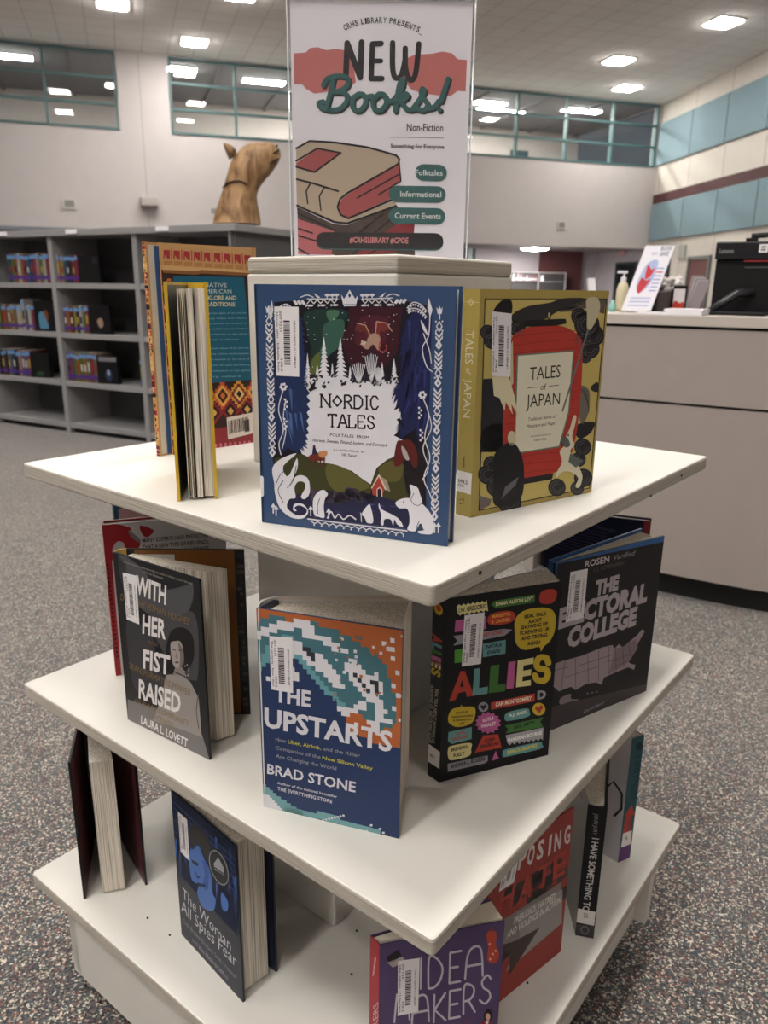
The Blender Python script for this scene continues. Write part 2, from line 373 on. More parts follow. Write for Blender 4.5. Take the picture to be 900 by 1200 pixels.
# clerestory windows: frame and mullions, panes
def window(n, s0, s1, muls):
    f = MB(); t = .05
    for a, c in [(s0, s0 + t), (s1 - t, s1)] + [(x - t / 2, x + t / 2) for x in muls]: wslab(f, Wp, a, c, 4.63, 6.37, .03, -.12, TEAL)
    for z in (4.63, 5.2 - t / 2, 5.79 - t / 2, 6.37 - t): wslab(f, Wp, s0, s1, z, z + t, .028, -.118, TEAL)
    fo = struct(f.build('window_%d' % n, org=Wp(s0, 4.63)))
    g = MB(); g.face([Wp(s0, 4.64, -.06), Wp(s1, 4.64, -.06), Wp(s1, 6.36, -.06), Wp(s0, 6.36, -.06)], GLASS)
    g.build('window_pane', fo, org=Wp(s0, 4.63))
window(1, 15.79, 20.7, (17.42, 19.05)); window(2, 9.62, 14.53, (11.28, 12.9)); window(3, .12, 8.08, (1.69, 3.25, 4.87, 6.46))
# the rooms behind the clerestory and under it
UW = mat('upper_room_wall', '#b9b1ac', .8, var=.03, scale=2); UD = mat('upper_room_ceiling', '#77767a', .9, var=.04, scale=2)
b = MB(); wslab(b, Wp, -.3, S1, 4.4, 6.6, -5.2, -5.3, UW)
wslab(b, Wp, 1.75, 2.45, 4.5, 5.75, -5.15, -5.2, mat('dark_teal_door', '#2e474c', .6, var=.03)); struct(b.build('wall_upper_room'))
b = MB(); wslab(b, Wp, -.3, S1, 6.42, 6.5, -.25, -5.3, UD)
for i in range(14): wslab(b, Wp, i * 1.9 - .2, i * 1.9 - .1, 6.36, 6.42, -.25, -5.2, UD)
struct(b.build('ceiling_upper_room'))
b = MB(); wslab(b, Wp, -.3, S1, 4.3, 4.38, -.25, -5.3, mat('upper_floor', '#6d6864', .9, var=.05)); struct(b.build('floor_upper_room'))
LG = mat('lilac_grey_wall', '#9d969b', .85, var=.03, scale=2)
b = MB(); wslab(b, Wp, -2.5, 10.4, 0, 2.4, -3.2, -3.4, LG); wslab(b, Wp, -.2, -.4, 0, 2.4, -.25, -3.4, LG); wslab(b, Wp, 10.2, 10.4, 0, 2.4, -.25, -3.4, LG)
struct(b.build('wall_alcove'))
b = MB(); wslab(b, Wp, -.4, 10.4, 2.27, 2.35, -.25, -5.2, mat('alcove_ceiling', '#8d898c', .9, var=.03)); struct(b.build('ceiling_alcove'))
def on_wall(x, y, fn, off):                               # (s, z) on a wall seen at a pixel
    P0, D = (CN * K + (WN * off * K if fn is Wp else RN * off * K)), (WD if fn is Wp else RD)
    n = WN if fn is Wp else RN; d = ray(x, y); t = (P0 - EYE).dot(n) / d.dot(n); P = EYE + d * t
    return (P - P0).dot(D) / K, P.z / K
def wall_rect(mb, x0, y0, x1, y1, fn, o0, o1, m):
    s0, za = on_wall(x0, (y0 + y1) / 2, fn, o1); s1, zb = on_wall(x1, (y0 + y1) / 2, fn, o1)
    zt = on_wall((x0 + x1) / 2, y0, fn, o1)[1]; zl = on_wall((x0 + x1) / 2, y1, fn, o1)[1]
    wslab(mb, fn, s0, s1, zl, zt, o0, o1, m); return s0, s1, zl, zt
b = MB(); s0, s1 = on_wall(633, 312, Wp, -3.1)[0], on_wall(681, 312, Wp, -3.1)[0]; wslab(b, Wp, s0, s1, 0, 2.27, -3.05, -3.2, MAROON); struct(b.build('wall_maroon'))
DARK = mat('dark_door_paint', '#2b3538', .6, var=.04); DRED = mat('dark_red_door', '#5e2d29', .6, var=.05)
def door(n, x0, x1, y0, fn, off, fm, pm):
    s0, za = on_wall(x0, y0, fn, off); s1, zb = on_wall(x1, y0, fn, off); zt = min(za, zb)
    if s0 > s1: s0, s1 = s1, s0
    f = MB(); t = .09
    wslab(f, fn, s0, s0 + t, 0, zt, off + .06, off - .02, fm); wslab(f, fn, s1 - t, s1, 0, zt, off + .06, off - .02, fm); wslab(f, fn, s0, s1, zt, zt + t, off + .06, off - .02, fm)
    o = struct(f.build('door_%d' % n, org=fn(s0, 0, off)))
    p = MB(); wslab(p, fn, s0 + t, s1 - t, .02, zt, off + .03, off - .01, pm); p.build('door_leaf', o, org=fn(s0, 0, off))
    h = MB(); c = fn(s0 + .25, .98, off + .07); h.box(c, (.12, .05, .04), mat('steel_handle', '#9a9a9a', .3, metal=1, var=.02)); h.build('door_handle', o, org=fn(s0, 0, off))
def Sp(t, z, off=0): return (CN + WD * (-.2 + off) - WN * t + UP * z) * K      # the alcove's side wall
def on_side(x, y):
    O = (CN + WD * -.2) * K; d = ray(x, y); P = EYE + d * ((O - EYE).dot(WD) / d.dot(WD)); return -(P - O).dot(WN) / K, P.z / K
f = MB(); (ta, za), (tb, zb) = on_side(748, 310), on_side(723, 310); zt = max(1.5, min(za, zb))
wslab(f, Sp, ta, ta + .1, 0, zt, .06, .005, DARK); wslab(f, Sp, tb - .1, tb, 0, zt, .06, .005, DARK); wslab(f, Sp, ta, tb, zt, zt + .09, .06, .005, DARK)
o = struct(f.build('door_1', org=Sp(ta, 0))); g = MB(); wslab(g, Sp, ta + .1, tb - .1, .02, zt, .035, .005, mat('door_glass_dark', '#12181b', .3, var=.05)); g.build('door_leaf', o, org=Sp(ta, 0))
g = MB(); g.box(Sp(ta + .25, 1.0, .06), (.05, .12, .05), mat('steel_handle', '#9a9a9a', .3, metal=1, var=.02)); g.build('door_handle', o, org=Sp(ta, 0))
door(2, 808, 834, 303, Rp, 0, mat('door_frame_grey', '#6c6e6b', .6, var=.03), DRED)
door(3, 545, 557, 288, Wp, -3.2, DARK, mat('door_glass_pale', '#8b9aa0', .4, var=.05))
door(4, 779, 787, 298, Rp, 0, DARK, mat('door_leaf_dark', '#25201f', .5, var=.05))
# acoustic panels
ordn = ['nearest the corner', 'second from the corner', 'third from the corner', 'fourth from the corner', 'fifth from the corner', 'sixth from the corner']
for row, (z0, z1) in (('upper', (4.66, 5.84)), ('lower', (2.47, 3.54))):
    for i in range(5):
        s0 = max(.06, .3 + 1.92 * (i - 1) + 1.92 * 0 + .02) if i else .06; s1 = .3 + 1.92 * i - .02 if i else .28
        s0, s1 = (.06, 2.2) if i == 0 else (2.24 + 1.93 * (i - 1), 2.24 + 1.93 * i - .04)
        b = MB(); wslab(b, Rp, s0, s1, z0, z1, .065, .004, BLUE); o = b.build('acoustic_panel', org=Rp(s0, z0), bevel=.012)
        tag(o, 'blue fabric acoustic panel of the %s row on the right wall, %s' % (row, ordn[i]), 'wall panel', 'blue acoustic panels')
# wall fittings
VEN = mat('vent_grille', '#8d8986', .5, var=.03)
def vent(x0, y0, x1, y1, label):
    b = MB(); s0, s1, z0, z1 = wall_rect(b, x0, y0, x1, y1, Wp, .034, .003, mat('vent_frame', '#c9c4be', .5, var=.02)); o0 = Wp(s0, z0)
    r = thing('wall_vent', o0, label, 'vent', 'wall vents'); b.build('vent_frame', r)
    g = MB(); d = (s1 - s0)
    for i in range(5):
        z = z0 + (z1 - z0) * (.22 + .13 * i); wslab(g, Wp, s0 + d * .18, s1 - d * .18, z, z + .03, .045, .025, VEN)
    g.build('vent_grille', r)
vent(73, 233, 90, 245, 'small square vent on the cream wall under the left window'); vent(653, 259, 663, 269, 'small square vent on the cream wall right of the book sign'); vent(245, 243, 257, 253, 'small square vent half hidden behind the carved animal head')
b = MB(); s0, s1, z0, z1 = wall_rect(b, 164, 232, 185, 243, Wp, .35, .003, mat('fixture_housing', '#b3aca6', .5, var=.02)); o = b.build('wall_speaker', org=Wp(s0, z0), bevel=.04)
tag(o, 'pale box fixture mounted on the cream wall below the joint', 'wall fixture')
b = MB(); wall_rect(b, 797, 287, 804, 303, Rp, .055, .004, mat('grey_plate', '#a9aaa2', .5, var=.02)); o = b.build('thermostat', org=Rp(*on_wall(800, 303, Rp, 0)), bevel=.01)
tag(o, 'pale grey wall plate above the door behind the service desk', 'thermostat')
c = Sp(*on_side(732, 294), .06); b = MB(); b.lathe(c, [(.0, -.05), (.15, -.05), (.19, 0), (.15, .05), (.0, .05)], mat('pink_shade', '#b88b90', .5, var=.05), ax=(WN, UP, WD)); o = b.build('wall_clock', org=c)
tag(o, 'round pinkish disc on the grey wall above the dark door', 'wall clock')
# ------------------------------------------------------------------ ceiling lights
FRM = mat('light_frame', '#d8d5d0', .5, var=.02)
def troffer(c, z, label, rot=None, n=WD):
    ax = (WD, WN, UP); r = thing('ceiling_light', Vector((c[0], c[1], z)), label, 'ceiling light', 'square ceiling lights')
    h = .335; f = MB()
    for a, d in ((Vector((1, 0, 0)), (.05, .72)), (Vector((-1, 0, 0)), (.05, .72)), (Vector((0, 1, 0)), (.62, .05)), (Vector((0, -1, 0)), (.62, .05))):
        f.box(Vector((c[0], c[1], z - .015)) + WD * (a.x * h) + WN * (a.y * h), (d[0], d[1], .03), FRM, ax)
    f.build('light_frame', r)
    g = MB(); g.box((c[0], c[1], z - .03), (.6, .6, .052), DIFF, ax); g.build('diffuser', r)
for x, y, l in ((228, 48, 'bright square ceiling light above the gap between the left windows'), (132, 3, 'bright square ceiling light cut by the top edge, left of the sign'), (848, 25, 'bright square ceiling light at the top right, nearest one over the desk'),
                (725, 70, 'bright square ceiling light right of the sign, middle of three in depth'), (735, 102, 'bright square ceiling light farthest back, near the right corner window')):
    troffer(at(x, y, HC * K), HC * K, l)
def mirror(x, y):                                         # where a lamp hangs whose reflection is seen in the glass
    P0 = CN * K - WN * .06 * K; d = ray(x, y); t = (P0 - EYE).dot(WN) / d.dot(WN); P = EYE + d * t
    d2 = d - WN * 2 * d.dot(WN); return P + d2 * ((HC * K - P.z) / d2.z)
for x, y in ((70, 106), (75, 130), (230, 120), (217, 140)):
    troffer(mirror(x, y), HC * K, 'square ceiling light out of view overhead, seen only as a reflection in the windows')
for gx, gy in ((-1.4, -1.8), (-2.7, -3.4), (-4.0, -5.0), (-.2, -.3), (1.1, 1.4), (-.5, -3.0), (-3.6, -1.0), (-5.2, -6.4), (-3.0, 2.4), (-6.0, .4), (2.8, 3.4), (-1.2, 4.8), (4.6, -6.6)):
    troffer((gx * K, gy * K), HC * K, 'square ceiling light overhead, above the library floor')
# lights of the upper rooms, seen through the glass
TUBE = emit('tube_diffuser', '#fff9f0', 75)
for x, y, lx in ((310, 95, 1.3), (573, 120, 1.2), (683, 129, 1.3), (12, 65, 1.1), (213, 80, .8), (567, 137, .8)):
    zc = 6.41 * K; c = at(x, y, zc)
    depth = (c - CN * K).dot(-WN)
    if depth > 5.1 * K: c = EYE + (c - EYE) * .985
    if (c - CN * K).dot(-WN) > 5.1 * K or y in (137,):
        P0 = CN * K - WN * 4.6 * K; d = ray(x, y); c = EYE + d * ((P0 - EYE).dot(WN) / d.dot(WN))
    r = thing('ceiling_light', c, 'long bright light in the upper room behind the %s' % {310: 'second window', 573: 'right window, beside the sign', 683: 'right window, second pane row', 12: 'far left window', 213: 'second window, near its left end', 567: 'right window, lower one beside the sign'}[x], 'ceiling light', 'upper room lights')
    f = MB(); f.box(c, (lx + .06, .46, .05), FRM, (WD, WN, UP)); f.build('light_frame', r)
    g = MB(); g.box(c - UP * .03, (lx, .4, .03), TUBE, (WD, WN, UP)); g.build('diffuser', r)
for s_ in (4.2, 8.2, 10.0):  # extra lamps, added to brighten the upper room behind the panes
    c = Wp(s_, 6.41, -2.6); r = thing('ceiling_light', c, 'long extra light added to brighten the upper room behind the windows', 'ceiling light', 'upper room lights')
    f = MB(); f.box(c, (1.86, .46, .05), FRM, (WD, WN, UP)); f.build('light_frame', r)
    g = MB(); g.box(c - UP * .03, (1.8, .4, .03), TUBE, (WD, WN, UP)); g.build('diffuser', r)
P0 = aty(627, 287.5, (CN * K - WN * 1.6 * K + WD * 4.6 * K).y); P0.z = 2.262 * K; r = thing('ceiling_light', P0, 'round glowing ceiling light in the low alcove behind the desk', 'ceiling light')
b = MB(); b.lathe(P0 - UP * .05, [(.5, .05), (.52, .02), (.5, 0)], FRM); b.build('light_frame', r)
b = MB(); b.lathe(P0 - UP * .11, [(.1, 0), (.4, .02), (.49, .06)], emit('round_diffuser', '#fff9f2', 65)); b.build('diffuser', r)
# ------------------------------------------------------------------ bookcase
BO = Vector((-.813, 3.375, 0)) * K; BD = Vector((-.882, .471, 0)); BN = Vector((-.471, -.882, 0))
def Bp(u, z, off=0): return BO + BD * (u * K) + BN * (off * K) + UP * (z * K)
def bblock(mb, u0, u1, z0, z1, o0, o1, m, O=None):
    q = [Bp(u0, 0, o0), Bp(u1, 0, o0), Bp(u1, 0, o1), Bp(u0, 0, o1)]; mb.prism([(p.x, p.y) for p in q], z0 * K, z1 * K, m)
bc = thing('bookcase', BO, 'long grey metal bookcase along the left, with paperbacks in its bays', 'bookcase')
UV = [0.012, .715, 1.422, 2.13, 2.84]; DP = .36
b = MB(); bblock(b, -.03, 2.88, 1.212, 1.25, .02, -.8, GREYM); b.build('top', bc, bevel=.004)
b = MB(); bblock(b, -.012, 0.014, 0, 1.212, 0, -.78, GREYD); b.build('end_panel', bc)
b = MB(); bblock(b, 0, 2.86, 0, 1.212, -DP, -DP - .03, GREYD); b.build('back_panel', bc)
for i, u in enumerate(UV):
    b = MB(); bblock(b, u - .018, u + .018, .0, 1.212, 0, -DP, GREYM); b.build('upright', bc, bevel=.003)
b = MB(); bblock(b, 0, 2.86, 0, .025, -.04, -DP, mat('black_kick', '#1f1e20', .7, var=.05)); b.build('kick_plate', bc)
for i in range(4):
    for z in (.065, .337, .64, .94):
        b = MB(); bblock(b, UV[i] + .018, UV[i + 1] - .018, z - .032, z, -.004, -DP, GREYM); b.build('shelf', bc, bevel=.003)
for u, nm in ((.47, 0), (1.19, 1), (1.82, 2)):
    b = MB(); bblock(b, u - .045, u + .045, 1.222, 1.246, .029, .0215, PAPER); o = b.build('label_holder', org=Bp(u, 1.222))
    tag(o, 'small white label strip on the bookcase top edge, %s' % ('above the bay beside the carved head', 'above the middle bay', 'at the far left')[nm], 'label', 'bookcase labels')
SC0 = ['#7d3430', '#d8d3cb', '#3c5a7a', '#8a5a86', '#c7b25a', '#3f3a3d', '#b8763c', '#6f8a45', '#a23f54', '#e4e0da', '#43678c', '#9a8468', '#2b2a30', '#c9a0a0']
CN_ = {'#7d3430': 'dark red', '#d8d3cb': 'off-white', '#3c5a7a': 'blue', '#8a5a86': 'mauve', '#c7b25a': 'yellow', '#3f3a3d': 'charcoal', '#b8763c': 'orange', '#6f8a45': 'green', '#a23f54': 'crimson', '#e4e0da': 'white', '#43678c': 'steel blue', '#9a8468': 'tan', '#2b2a30': 'black', '#c9a0a0': 'pale pink'}
SC = SC0
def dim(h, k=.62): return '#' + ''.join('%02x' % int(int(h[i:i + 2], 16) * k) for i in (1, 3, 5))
ON = ['first', 'second', 'third', 'fourth', 'fifth', 'sixth', 'seventh', 'eighth', 'ninth', 'tenth', 'eleventh', 'twelfth', 'thirteenth', 'fourteenth', 'fifteenth', 'sixteenth', 'seventeenth', 'eighteenth']
def row(u0, u1, z, h0, n, where, seed, end=None, tall=None):
    z += .0006
    rnd = random.Random(seed); wd = (u0 - u1) / n
    for i in range(n):
        u = u0 - wd * i; c = rnd.choice(SC); h = h0 * rnd.uniform(.94, 1.03)
        if tall == i: h = h0 * 1.22; c = '#d8d3cb'
        b = MB(); o = -.02 - rnd.uniform(0, .012); d = .13; g = wd * .06
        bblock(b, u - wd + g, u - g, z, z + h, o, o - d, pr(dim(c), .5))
        bblock(b, u - wd + g * 2, u - g * 2, z + h, z + h + .0006, o - .004, o - d, PAGES)
        bblock(b, u - wd + g, u - g, z + h * .12, z + h * .24, o + .0015, o, pr('#4a2c78', .5))
        bblock(b, u - wd + g, u - g, z + h * .82, z + h * .95, o + .0015, o, pr('#6287b4', .5))
        if rnd.random() < .7: bblock(b, u - wd + g * 4, u - g * 4, z + h * .36, z + h * rnd.uniform(.55, .72), o + .001, o, pr(rnd.choice(['#a8a49c', '#1c1c22', '#96803a', '#7a2c2c']), .5))
        x = b.build('paperback', org=Bp(u - wd / 2, z, o))
        tag(x, '%s paperback, %s from the left, %s' % (CN_[c], ON[i], where), 'book', 'paperbacks on the ' + where)
    if end:
        b = MB(); r = thing('paperback', Bp(u1 - .03, z, -.05), 'black paperback turned face out, %s' % where, 'book')
        hb = end; q = [(u1 - .005, -.02), (u1 - .15, -.05), (u1 - .15, -.075), (u1 - .005, -.045)]
        P = [Bp(u, 0, o) for u, o in q]; b.prism([(p.x, p.y) for p in P], z * K, (z + hb) * K, pr('#060608', .6)); b.build('cover', r)
        a = MB(); X = (P[1] - P[0]).normalized(); N = Vector((-X.y, X.x, 0)); N = N if N.dot(BN) > 0 else -N; A = Art([(0, 0), (100, 0), (100, 140), (0, 140)], .165, hb * K)
        if seed == 3: A.blob([(25, 60), (45, 50), (60, 80), (70, 125), (30, 130), (22, 100)], '#4a7590'); A.blob([(52, 45), (70, 50), (72, 85), (60, 90)], '#6d3a24')
        elif seed == 4: A.blob([(40, 70), (60, 62), (66, 95), (52, 110), (42, 95)], '#8d7566')
        elif seed == 8: A.rect(10, 4, 96, 26, '#6f6d72'); A.oval(55, 95, 18, 30, '#26304a'); A.blob([(48, 75), (58, 70), (62, 90), (52, 100)], '#8a90a8', 2)
        elif seed == 6: A.blob([(30, 110), (60, 104), (70, 120), (40, 130)], '#1f3a26')
        else: A.rect(70, 8, 92, 40, '#26242a')
        A.rect(15, 128, 60, 132, '#1c1a20')
        A.put(a, '', P[0] + UP * z * K + N * .0, X, UP, N); a.build('cover_print', r)
row(1.87, 1.44, .94, .175, 14, 'top shelf of the left bay', 1)
row(1.40, 1.215, .94, .165, 7, 'top shelf of the middle bay', 2, .16)
row(2.05, 1.66, .64, .16, 13, 'second shelf of the left bay', 3, .19, tall=9)
row(1.39, 1.16, .64, .165, 8, 'second shelf of the middle bay', 4, .17)
row(2.07, 1.75, .337, .17, 11, 'third shelf of the left bay', 6, .16)
row(1.40, 1.13, .337, .18, 9, 'third shelf of the middle bay', 8, .17)
row(.765, .735, .337, .17, 1, 'third shelf beside the right upright', 9)
# low bookcase further back, only its dark top shows
def case2(P, Q, h, d, m, mt, name, label, cat='bookcase'):
    P = Vector(P); Q = Vector(Q); X = (Q - P).normalized(); N = Vector((X.y, -X.x, 0)); N = N if N.y < 0 else -N
    r = thing(name, P, label, cat); b = MB(); b.prism([(p.x, p.y) for p in (P, Q, Q - N * d, P - N * d)], h - .04, h, mt); b.build('top', r, bevel=.004)
    b = MB(); b.prism([(p.x, p.y) for p in (P - N * .03, Q - N * .03, Q - N * d, P - N * d)], 0, h - .04, m); b.build('body', r); return r, X, N
z2 = 1.44 * K; p0 = at(-60, 262, z2); p1 = at(128, 268.2, z2); p0.z = p1.z = 0
case2(p0, p1, z2, .6, GREYD, mat('slate_top', '#6d7078', .5, var=.03), 'bookcase', 'dark grey bookcase behind the long grey one, only its top showing')
# ------------------------------------------------------------------ carved camel head on the bookcase
co = Bp(.12, 1.25, -.4); cd = F_.dot(co - EYE)
def cp_(x, y, off=0):                                     # crop point -> world point on the head's own vertical mid-plane
    px, py = 230 + x / 7.826, 150 + y / 7.826; d = ray(px, py); t = (co - EYE).dot(HN) / d.dot(HN); return EYE + d * t - HN * off
HN = Vector((co.x - EYE.x, co.y - EYE.y, 0)).normalized(); HX = Vector((HN.y, -HN.x, 0))
PR_ = [((148, 878), (597, 884), .88), ((165, 790), (590, 800), .9), ((205, 670), (566, 700), .9), ((243, 560), (553, 615), .92), ((268, 470), (580, 545), .92), ((292, 375), (632, 478), .88), ((320, 290), (680, 432), .78), ((385, 205), (712, 385), .72), ((470, 135), (745, 335), .68), ((560, 130), (768, 295), .66), ((645, 122), (775, 268), .68), ((705, 138), (778, 245), .7), ((748, 172), (775, 225), .6)]
sc_ = (cp_(500, 300) - cp_(400, 300)).length / 100
b = MB(); n = 20; V = []; Fc = []
rings = PR_
for (xa, ya), (xb, yb), kd in rings:
    cx_, cy_ = (xa + xb) / 2, (ya + yb) / 2; hw = math.hypot(xb - xa, yb - ya) / 2
    for j in range(n):
        t = 2 * math.pi * j / n; e = math.cos(t); sq = abs(math.sin(t)) ** .9 * (1 if math.sin(t) > 0 else -1)
        V.append(cp_(cx_ + (xb - xa) / 2 * e, cy_ + (yb - ya) / 2 * e) + HN * (hw * kd * sc_ * sq))
for i in range(len(rings) - 1):
    for j in range(n): Fc.append([i * n + j, i * n + (j + 1) % n, (i + 1) * n + (j + 1) % n, (i + 1) * n + j])
Fc.append(list(range(n))); Fc.append([(len(rings) - 1) * n + j for j in range(n)][::-1])
b.raw(V, Fc, WOOD)
cam_r = thing('carved_camel_head', Vector((co.x, co.y, 1.25 * K)), 'carved wooden camel head and neck standing on the bookcase corner', 'wood carving')
o = b.build('head', cam_r, smooth=True); md = o.modifiers.new('s', 'SUBSURF'); md.levels = 1; md.render_levels = 2
for sg, nm in ((-1, 'near'), (1, 'far')):
    e = MB(); base = [(300, 285), (325, 262), (362, 205)]; 
    o_ = sg * 75 * sc_
    q = lambda x, y, k=0: cp_(x, y) + HN * (o_ + k * sc_)
    e.tube([q(335, 250), q(312, 215), q(288, 185), q(262, 162), q(252, 153)], [r * sc_ for r in (46, 40, 30, 14, 3)], WOOD, 12); e.build('ear', cam_r, smooth=True)
DK = mat('dark_groove', '#2a1a10', .9, var=.1)
def groove(name, pts, r, hw):
    c_ = MB(); c_.tube([cp_(x, y) - HN * (hw * sc_ * f) for x, y, f in pts], r * sc_, DK, 8); c_.build(name, cam_r, smooth=True)
groove('neck_crack', [(246, 548, .15), (290, 522, .78), (345, 508, 1.0), (400, 505, 1.04), (440, 520, 1.03), (470, 542, .97)], 9, 144)
groove('mouth', [(640, 272, .95), (680, 258, .93), (715, 240, .93), (745, 222, .9), (757, 208, .8)], 8, 80)
groove('jaw_line', [(500, 430, 1.0), (560, 400, 1.02), (620, 370, .98), (690, 330, .9), (750, 292, .6)], 7, 98)
groove('nostril', [(735, 160, .5), (745, 168, .6), (742, 178, .75)], 6, 60)
groove('eye', [(540, 170, .55), (560, 178, .65), (580, 176, .62)], 6, 100)
# ------------------------------------------------------------------ service desk
dq = spline([(.50, 1.58), (.63, 1.49), (.75, 1.41), (.867, 1.334), (.994, 1.253), (1.14, 1.173), (1.36, 1.08), (1.7, .97)], 5)
DQ = [Vector((x * K, y * K, 0)) for x, y in dq]
def off(poly, d):
    out = []
    for i, p in enumerate(poly):
        t = (poly[min(i + 1, len(poly) - 1)] - poly[max(i - 1, 0)]).normalized(); out.append(p + Vector((-t.y, t.x, 0)) * d)
    return out
def strip(mb, o0, o1, z0, z1, m):
    a, c = off(DQ, o0), off(DQ, o1)
    for i in range(len(DQ) - 1): mb.prism([(p.x, p.y) for p in (a[i], a[i + 1], c[i + 1], c[i])], z0, z1, m)
dk = thing('service_desk', DQ[4], 'curved taupe laminate service desk at the right with dark seams', 'desk')
b = MB(); strip(b, -.006, .75, .838 * K, .865 * K, LAMT); b.build('worktop', dk)
b = MB(); strip(b, .03, .06, .08 * K, .838 * K, mat('black_reveal', '#17161a', .7, var=.05)); b.build('reveal', dk)
for z0, z1 in ((.617, .829), (.085, .609)):
    b = MB(); strip(b, 0, .03, z0 * K, z1 * K, LAM); b.build('front_panel', dk)
b = MB(); strip(b, .07, .1, 0, .085 * K, MATS['black_kick']); b.build('kick_plate', dk)
a0, a1 = off(DQ, 0)[0], off(DQ, .7)[0]; b = MB(); dd = (DQ[1] - DQ[0]).normalized() * .03; b.prism([(p.x, p.y) for p in (a0, a1, a1 + dd, a0 + dd)], 0, .838 * K, LAM); b.build('end_panel', dk)
DZ = .865 * K
def dpt(x, d):                                            # a point on the worktop, below pixel column x, d behind the front edge
    best = None; O2 = off(DQ, d)
    for a, c in zip(O2, O2[1:]):
        for f in (0, .25, .5, .75):
            p = a.lerp(c, f); p.z = DZ; v = p - EYE; px = 450 + FPX * v.dot(R_) / v.dot(F_)
            if best is None or abs(px - x) < best[0]: best = (abs(px - x), p)
    return best[1]
def pxy(p): v = p - EYE; return 450 + FPX * v.dot(R_) / v.dot(F_), 600 - FPX * v.dot(U_) / v.dot(F_)
# leaning flyer in an acrylic stand
def upto(p, y):                                           # height above p (vertical) that shows at pixel row y
    lo, hi = -.2, 1.5
    for _ in range(50):
        mid = (lo + hi) / 2
        if pxy(p + UP * mid)[1] > y: lo = mid
        else: hi = mid
    return lo
p = dpt(738, .2); q = dpt(766, .16); h = upto(p, 287)
X = (q - p).normalized(); X.z = 0; lean = (R_ * .2 + F_ * .12); lean.z = 0
T = [(728, 362), (757, 287.5), (794.5, 282), (763, 361)]
Pd = [EYE + ray(x, y) * ((p - EYE).dot(F_) / 1.0 + dd_) for (x, y), dd_ in zip(T, (0, .04, .02, -.02))]
Pd[0].z = DZ + .01; Pd[3].z = DZ + .01
nf = (Pd[3] - Pd[0]).cross(Pd[1] - Pd[0]).normalized()
if nf.dot(EYE - Pd[0]) < 0: nf = -nf
Pd[2] = Pd[1] + (Pd[3] - Pd[0])
fl = thing('flyer_stand', Pd[0], 'tilted acrylic stand with a white flyer showing a red emblem, on the desk', 'sign')
b = MB(); b.hexa([x - nf * .004 for x in Pd], [x - nf * .002 for x in Pd], PAPER); A = Art([(0, 0), (100, 0), (100, 140), (0, 140)], 1, 1)
A.blob([(28, 40), (60, 32), (68, 60), (60, 88), (34, 102), (18, 80)], '#a9b6d6'); A.blob([(32, 42), (50, 52), (60, 48), (56, 66), (40, 72)], '#c8343a', 2); A.blob([(28, 70), (46, 76), (60, 72), (50, 92), (36, 104), (24, 90)], '#bf3038', 2)
A.text('GIVE', (58, 22), (88, 22), 9, '#4a4a60', bold=.02); A.text('BLOOD', (56, 10), (92, 10), 9, '#4a4a60', bold=.02); A.text('DRIVE', (30, 20), (50, 20), 6, '#6a6a80')
for k in range(7): A.rect(68, 48 + k * 8, 92, 51 + k * 8, '#c8545a' if k == 1 else '#9aa4c8')
for k in range(3): A.rect(16, 112 + k * 8, 84, 115 + k * 8, '#aab2d0')
Xv, Yv = Pd[3] - Pd[0], Pd[1] - Pd[0]; A.put(b, '', Pd[0] - nf * .002, Xv, Yv, nf); b.build('flyer', fl)
b = MB(); b.hexa([x + nf * .001 for x in Pd], [x + nf * .003 for x in Pd], ACRY); b.build('acrylic_front', fl)
b = MB(); nh = Vector((nf.x, nf.y, 0)).normalized(); fq = [Vector((v.x, v.y, DZ + .002)) - nh * k for v, k in ((Pd[0], -.004), (Pd[3], -.004), (Pd[3], .07), (Pd[0], .07))]; b.hexa(fq, [v + UP * .003 for v in fq], ACRY); b.build('acrylic_foot', fl)
# papers
for x, d, s_, l, k in ((806, .1, (.12, .11), 'flat stack of white paper on the desk left of the computer', 5), (767, .07, (.09, .07), 'thin white pad on the desk at the foot of the flyer', 2)):
    p = dpt(x, d); b = MB(); t = (dpt(x + 15, d) - dpt(x - 15, d)).normalized(); ax = (t, Vector((-t.y, t.x, 0)), UP)
    for i in range(k): b.box(p + UP * (.003 + .004 * i) + t * random.uniform(-.004, .004), (s_[0], s_[1], .0034), PAPER, ax)
    tag(b.build('paper_stack', org=p), l, 'paper')
# basket with picture blocks and white flowers
def ax_at(x, d): t = (dpt(x + 15, d) - dpt(x - 15, d)).normalized(); return (t, Vector((-t.y, t.x, 0)), UP)
p = dpt(779, .46); ax = ax_at(779, .46); sc1 = (p - EYE).dot(F_) / FPX
r = thing('supply_caddy', p, 'dark caddy behind the paper stack on the desk, filled with white floral tissue', 'caddy')
b = MB(); W_, H_ = 30 * sc1, 28 * sc1; b.box(p + UP * .006, (W_, .12, .012), BLACKP, ax)
for s_ in (-1, 1): b.box(p + ax[0] * (s_ * W_ / 2) + UP * H_ / 2, (.008, .12, H_), BLACKP, ax)
b.box(p + ax[1] * .06 + UP * H_ / 2, (W_, .008, H_), BLACKP, ax); b.box(p - ax[1] * .06 + UP * H_ * .42, (W_, .006, H_ * .84), BLACKP, ax); b.build('body', r, bevel=.004)
b = MB(); rn = random.Random(3)
for i in range(26):
    c = p + ax[0] * rn.uniform(-.45, .45) * W_ + ax[1] * rn.uniform(-.04, .04) + UP * (H_ + rn.uniform(-.01, .035)); rr = rn.uniform(.008, .016)
    b.lathe(c, [(0, -rr), (rr * .9, -rr * .4), (rr, .2 * rr), (rr * .4, rr)], mat('white_tissue', '#d9d4d2', .8, var=.1, scale=60), 7)
b.build('tissue_flowers', r)
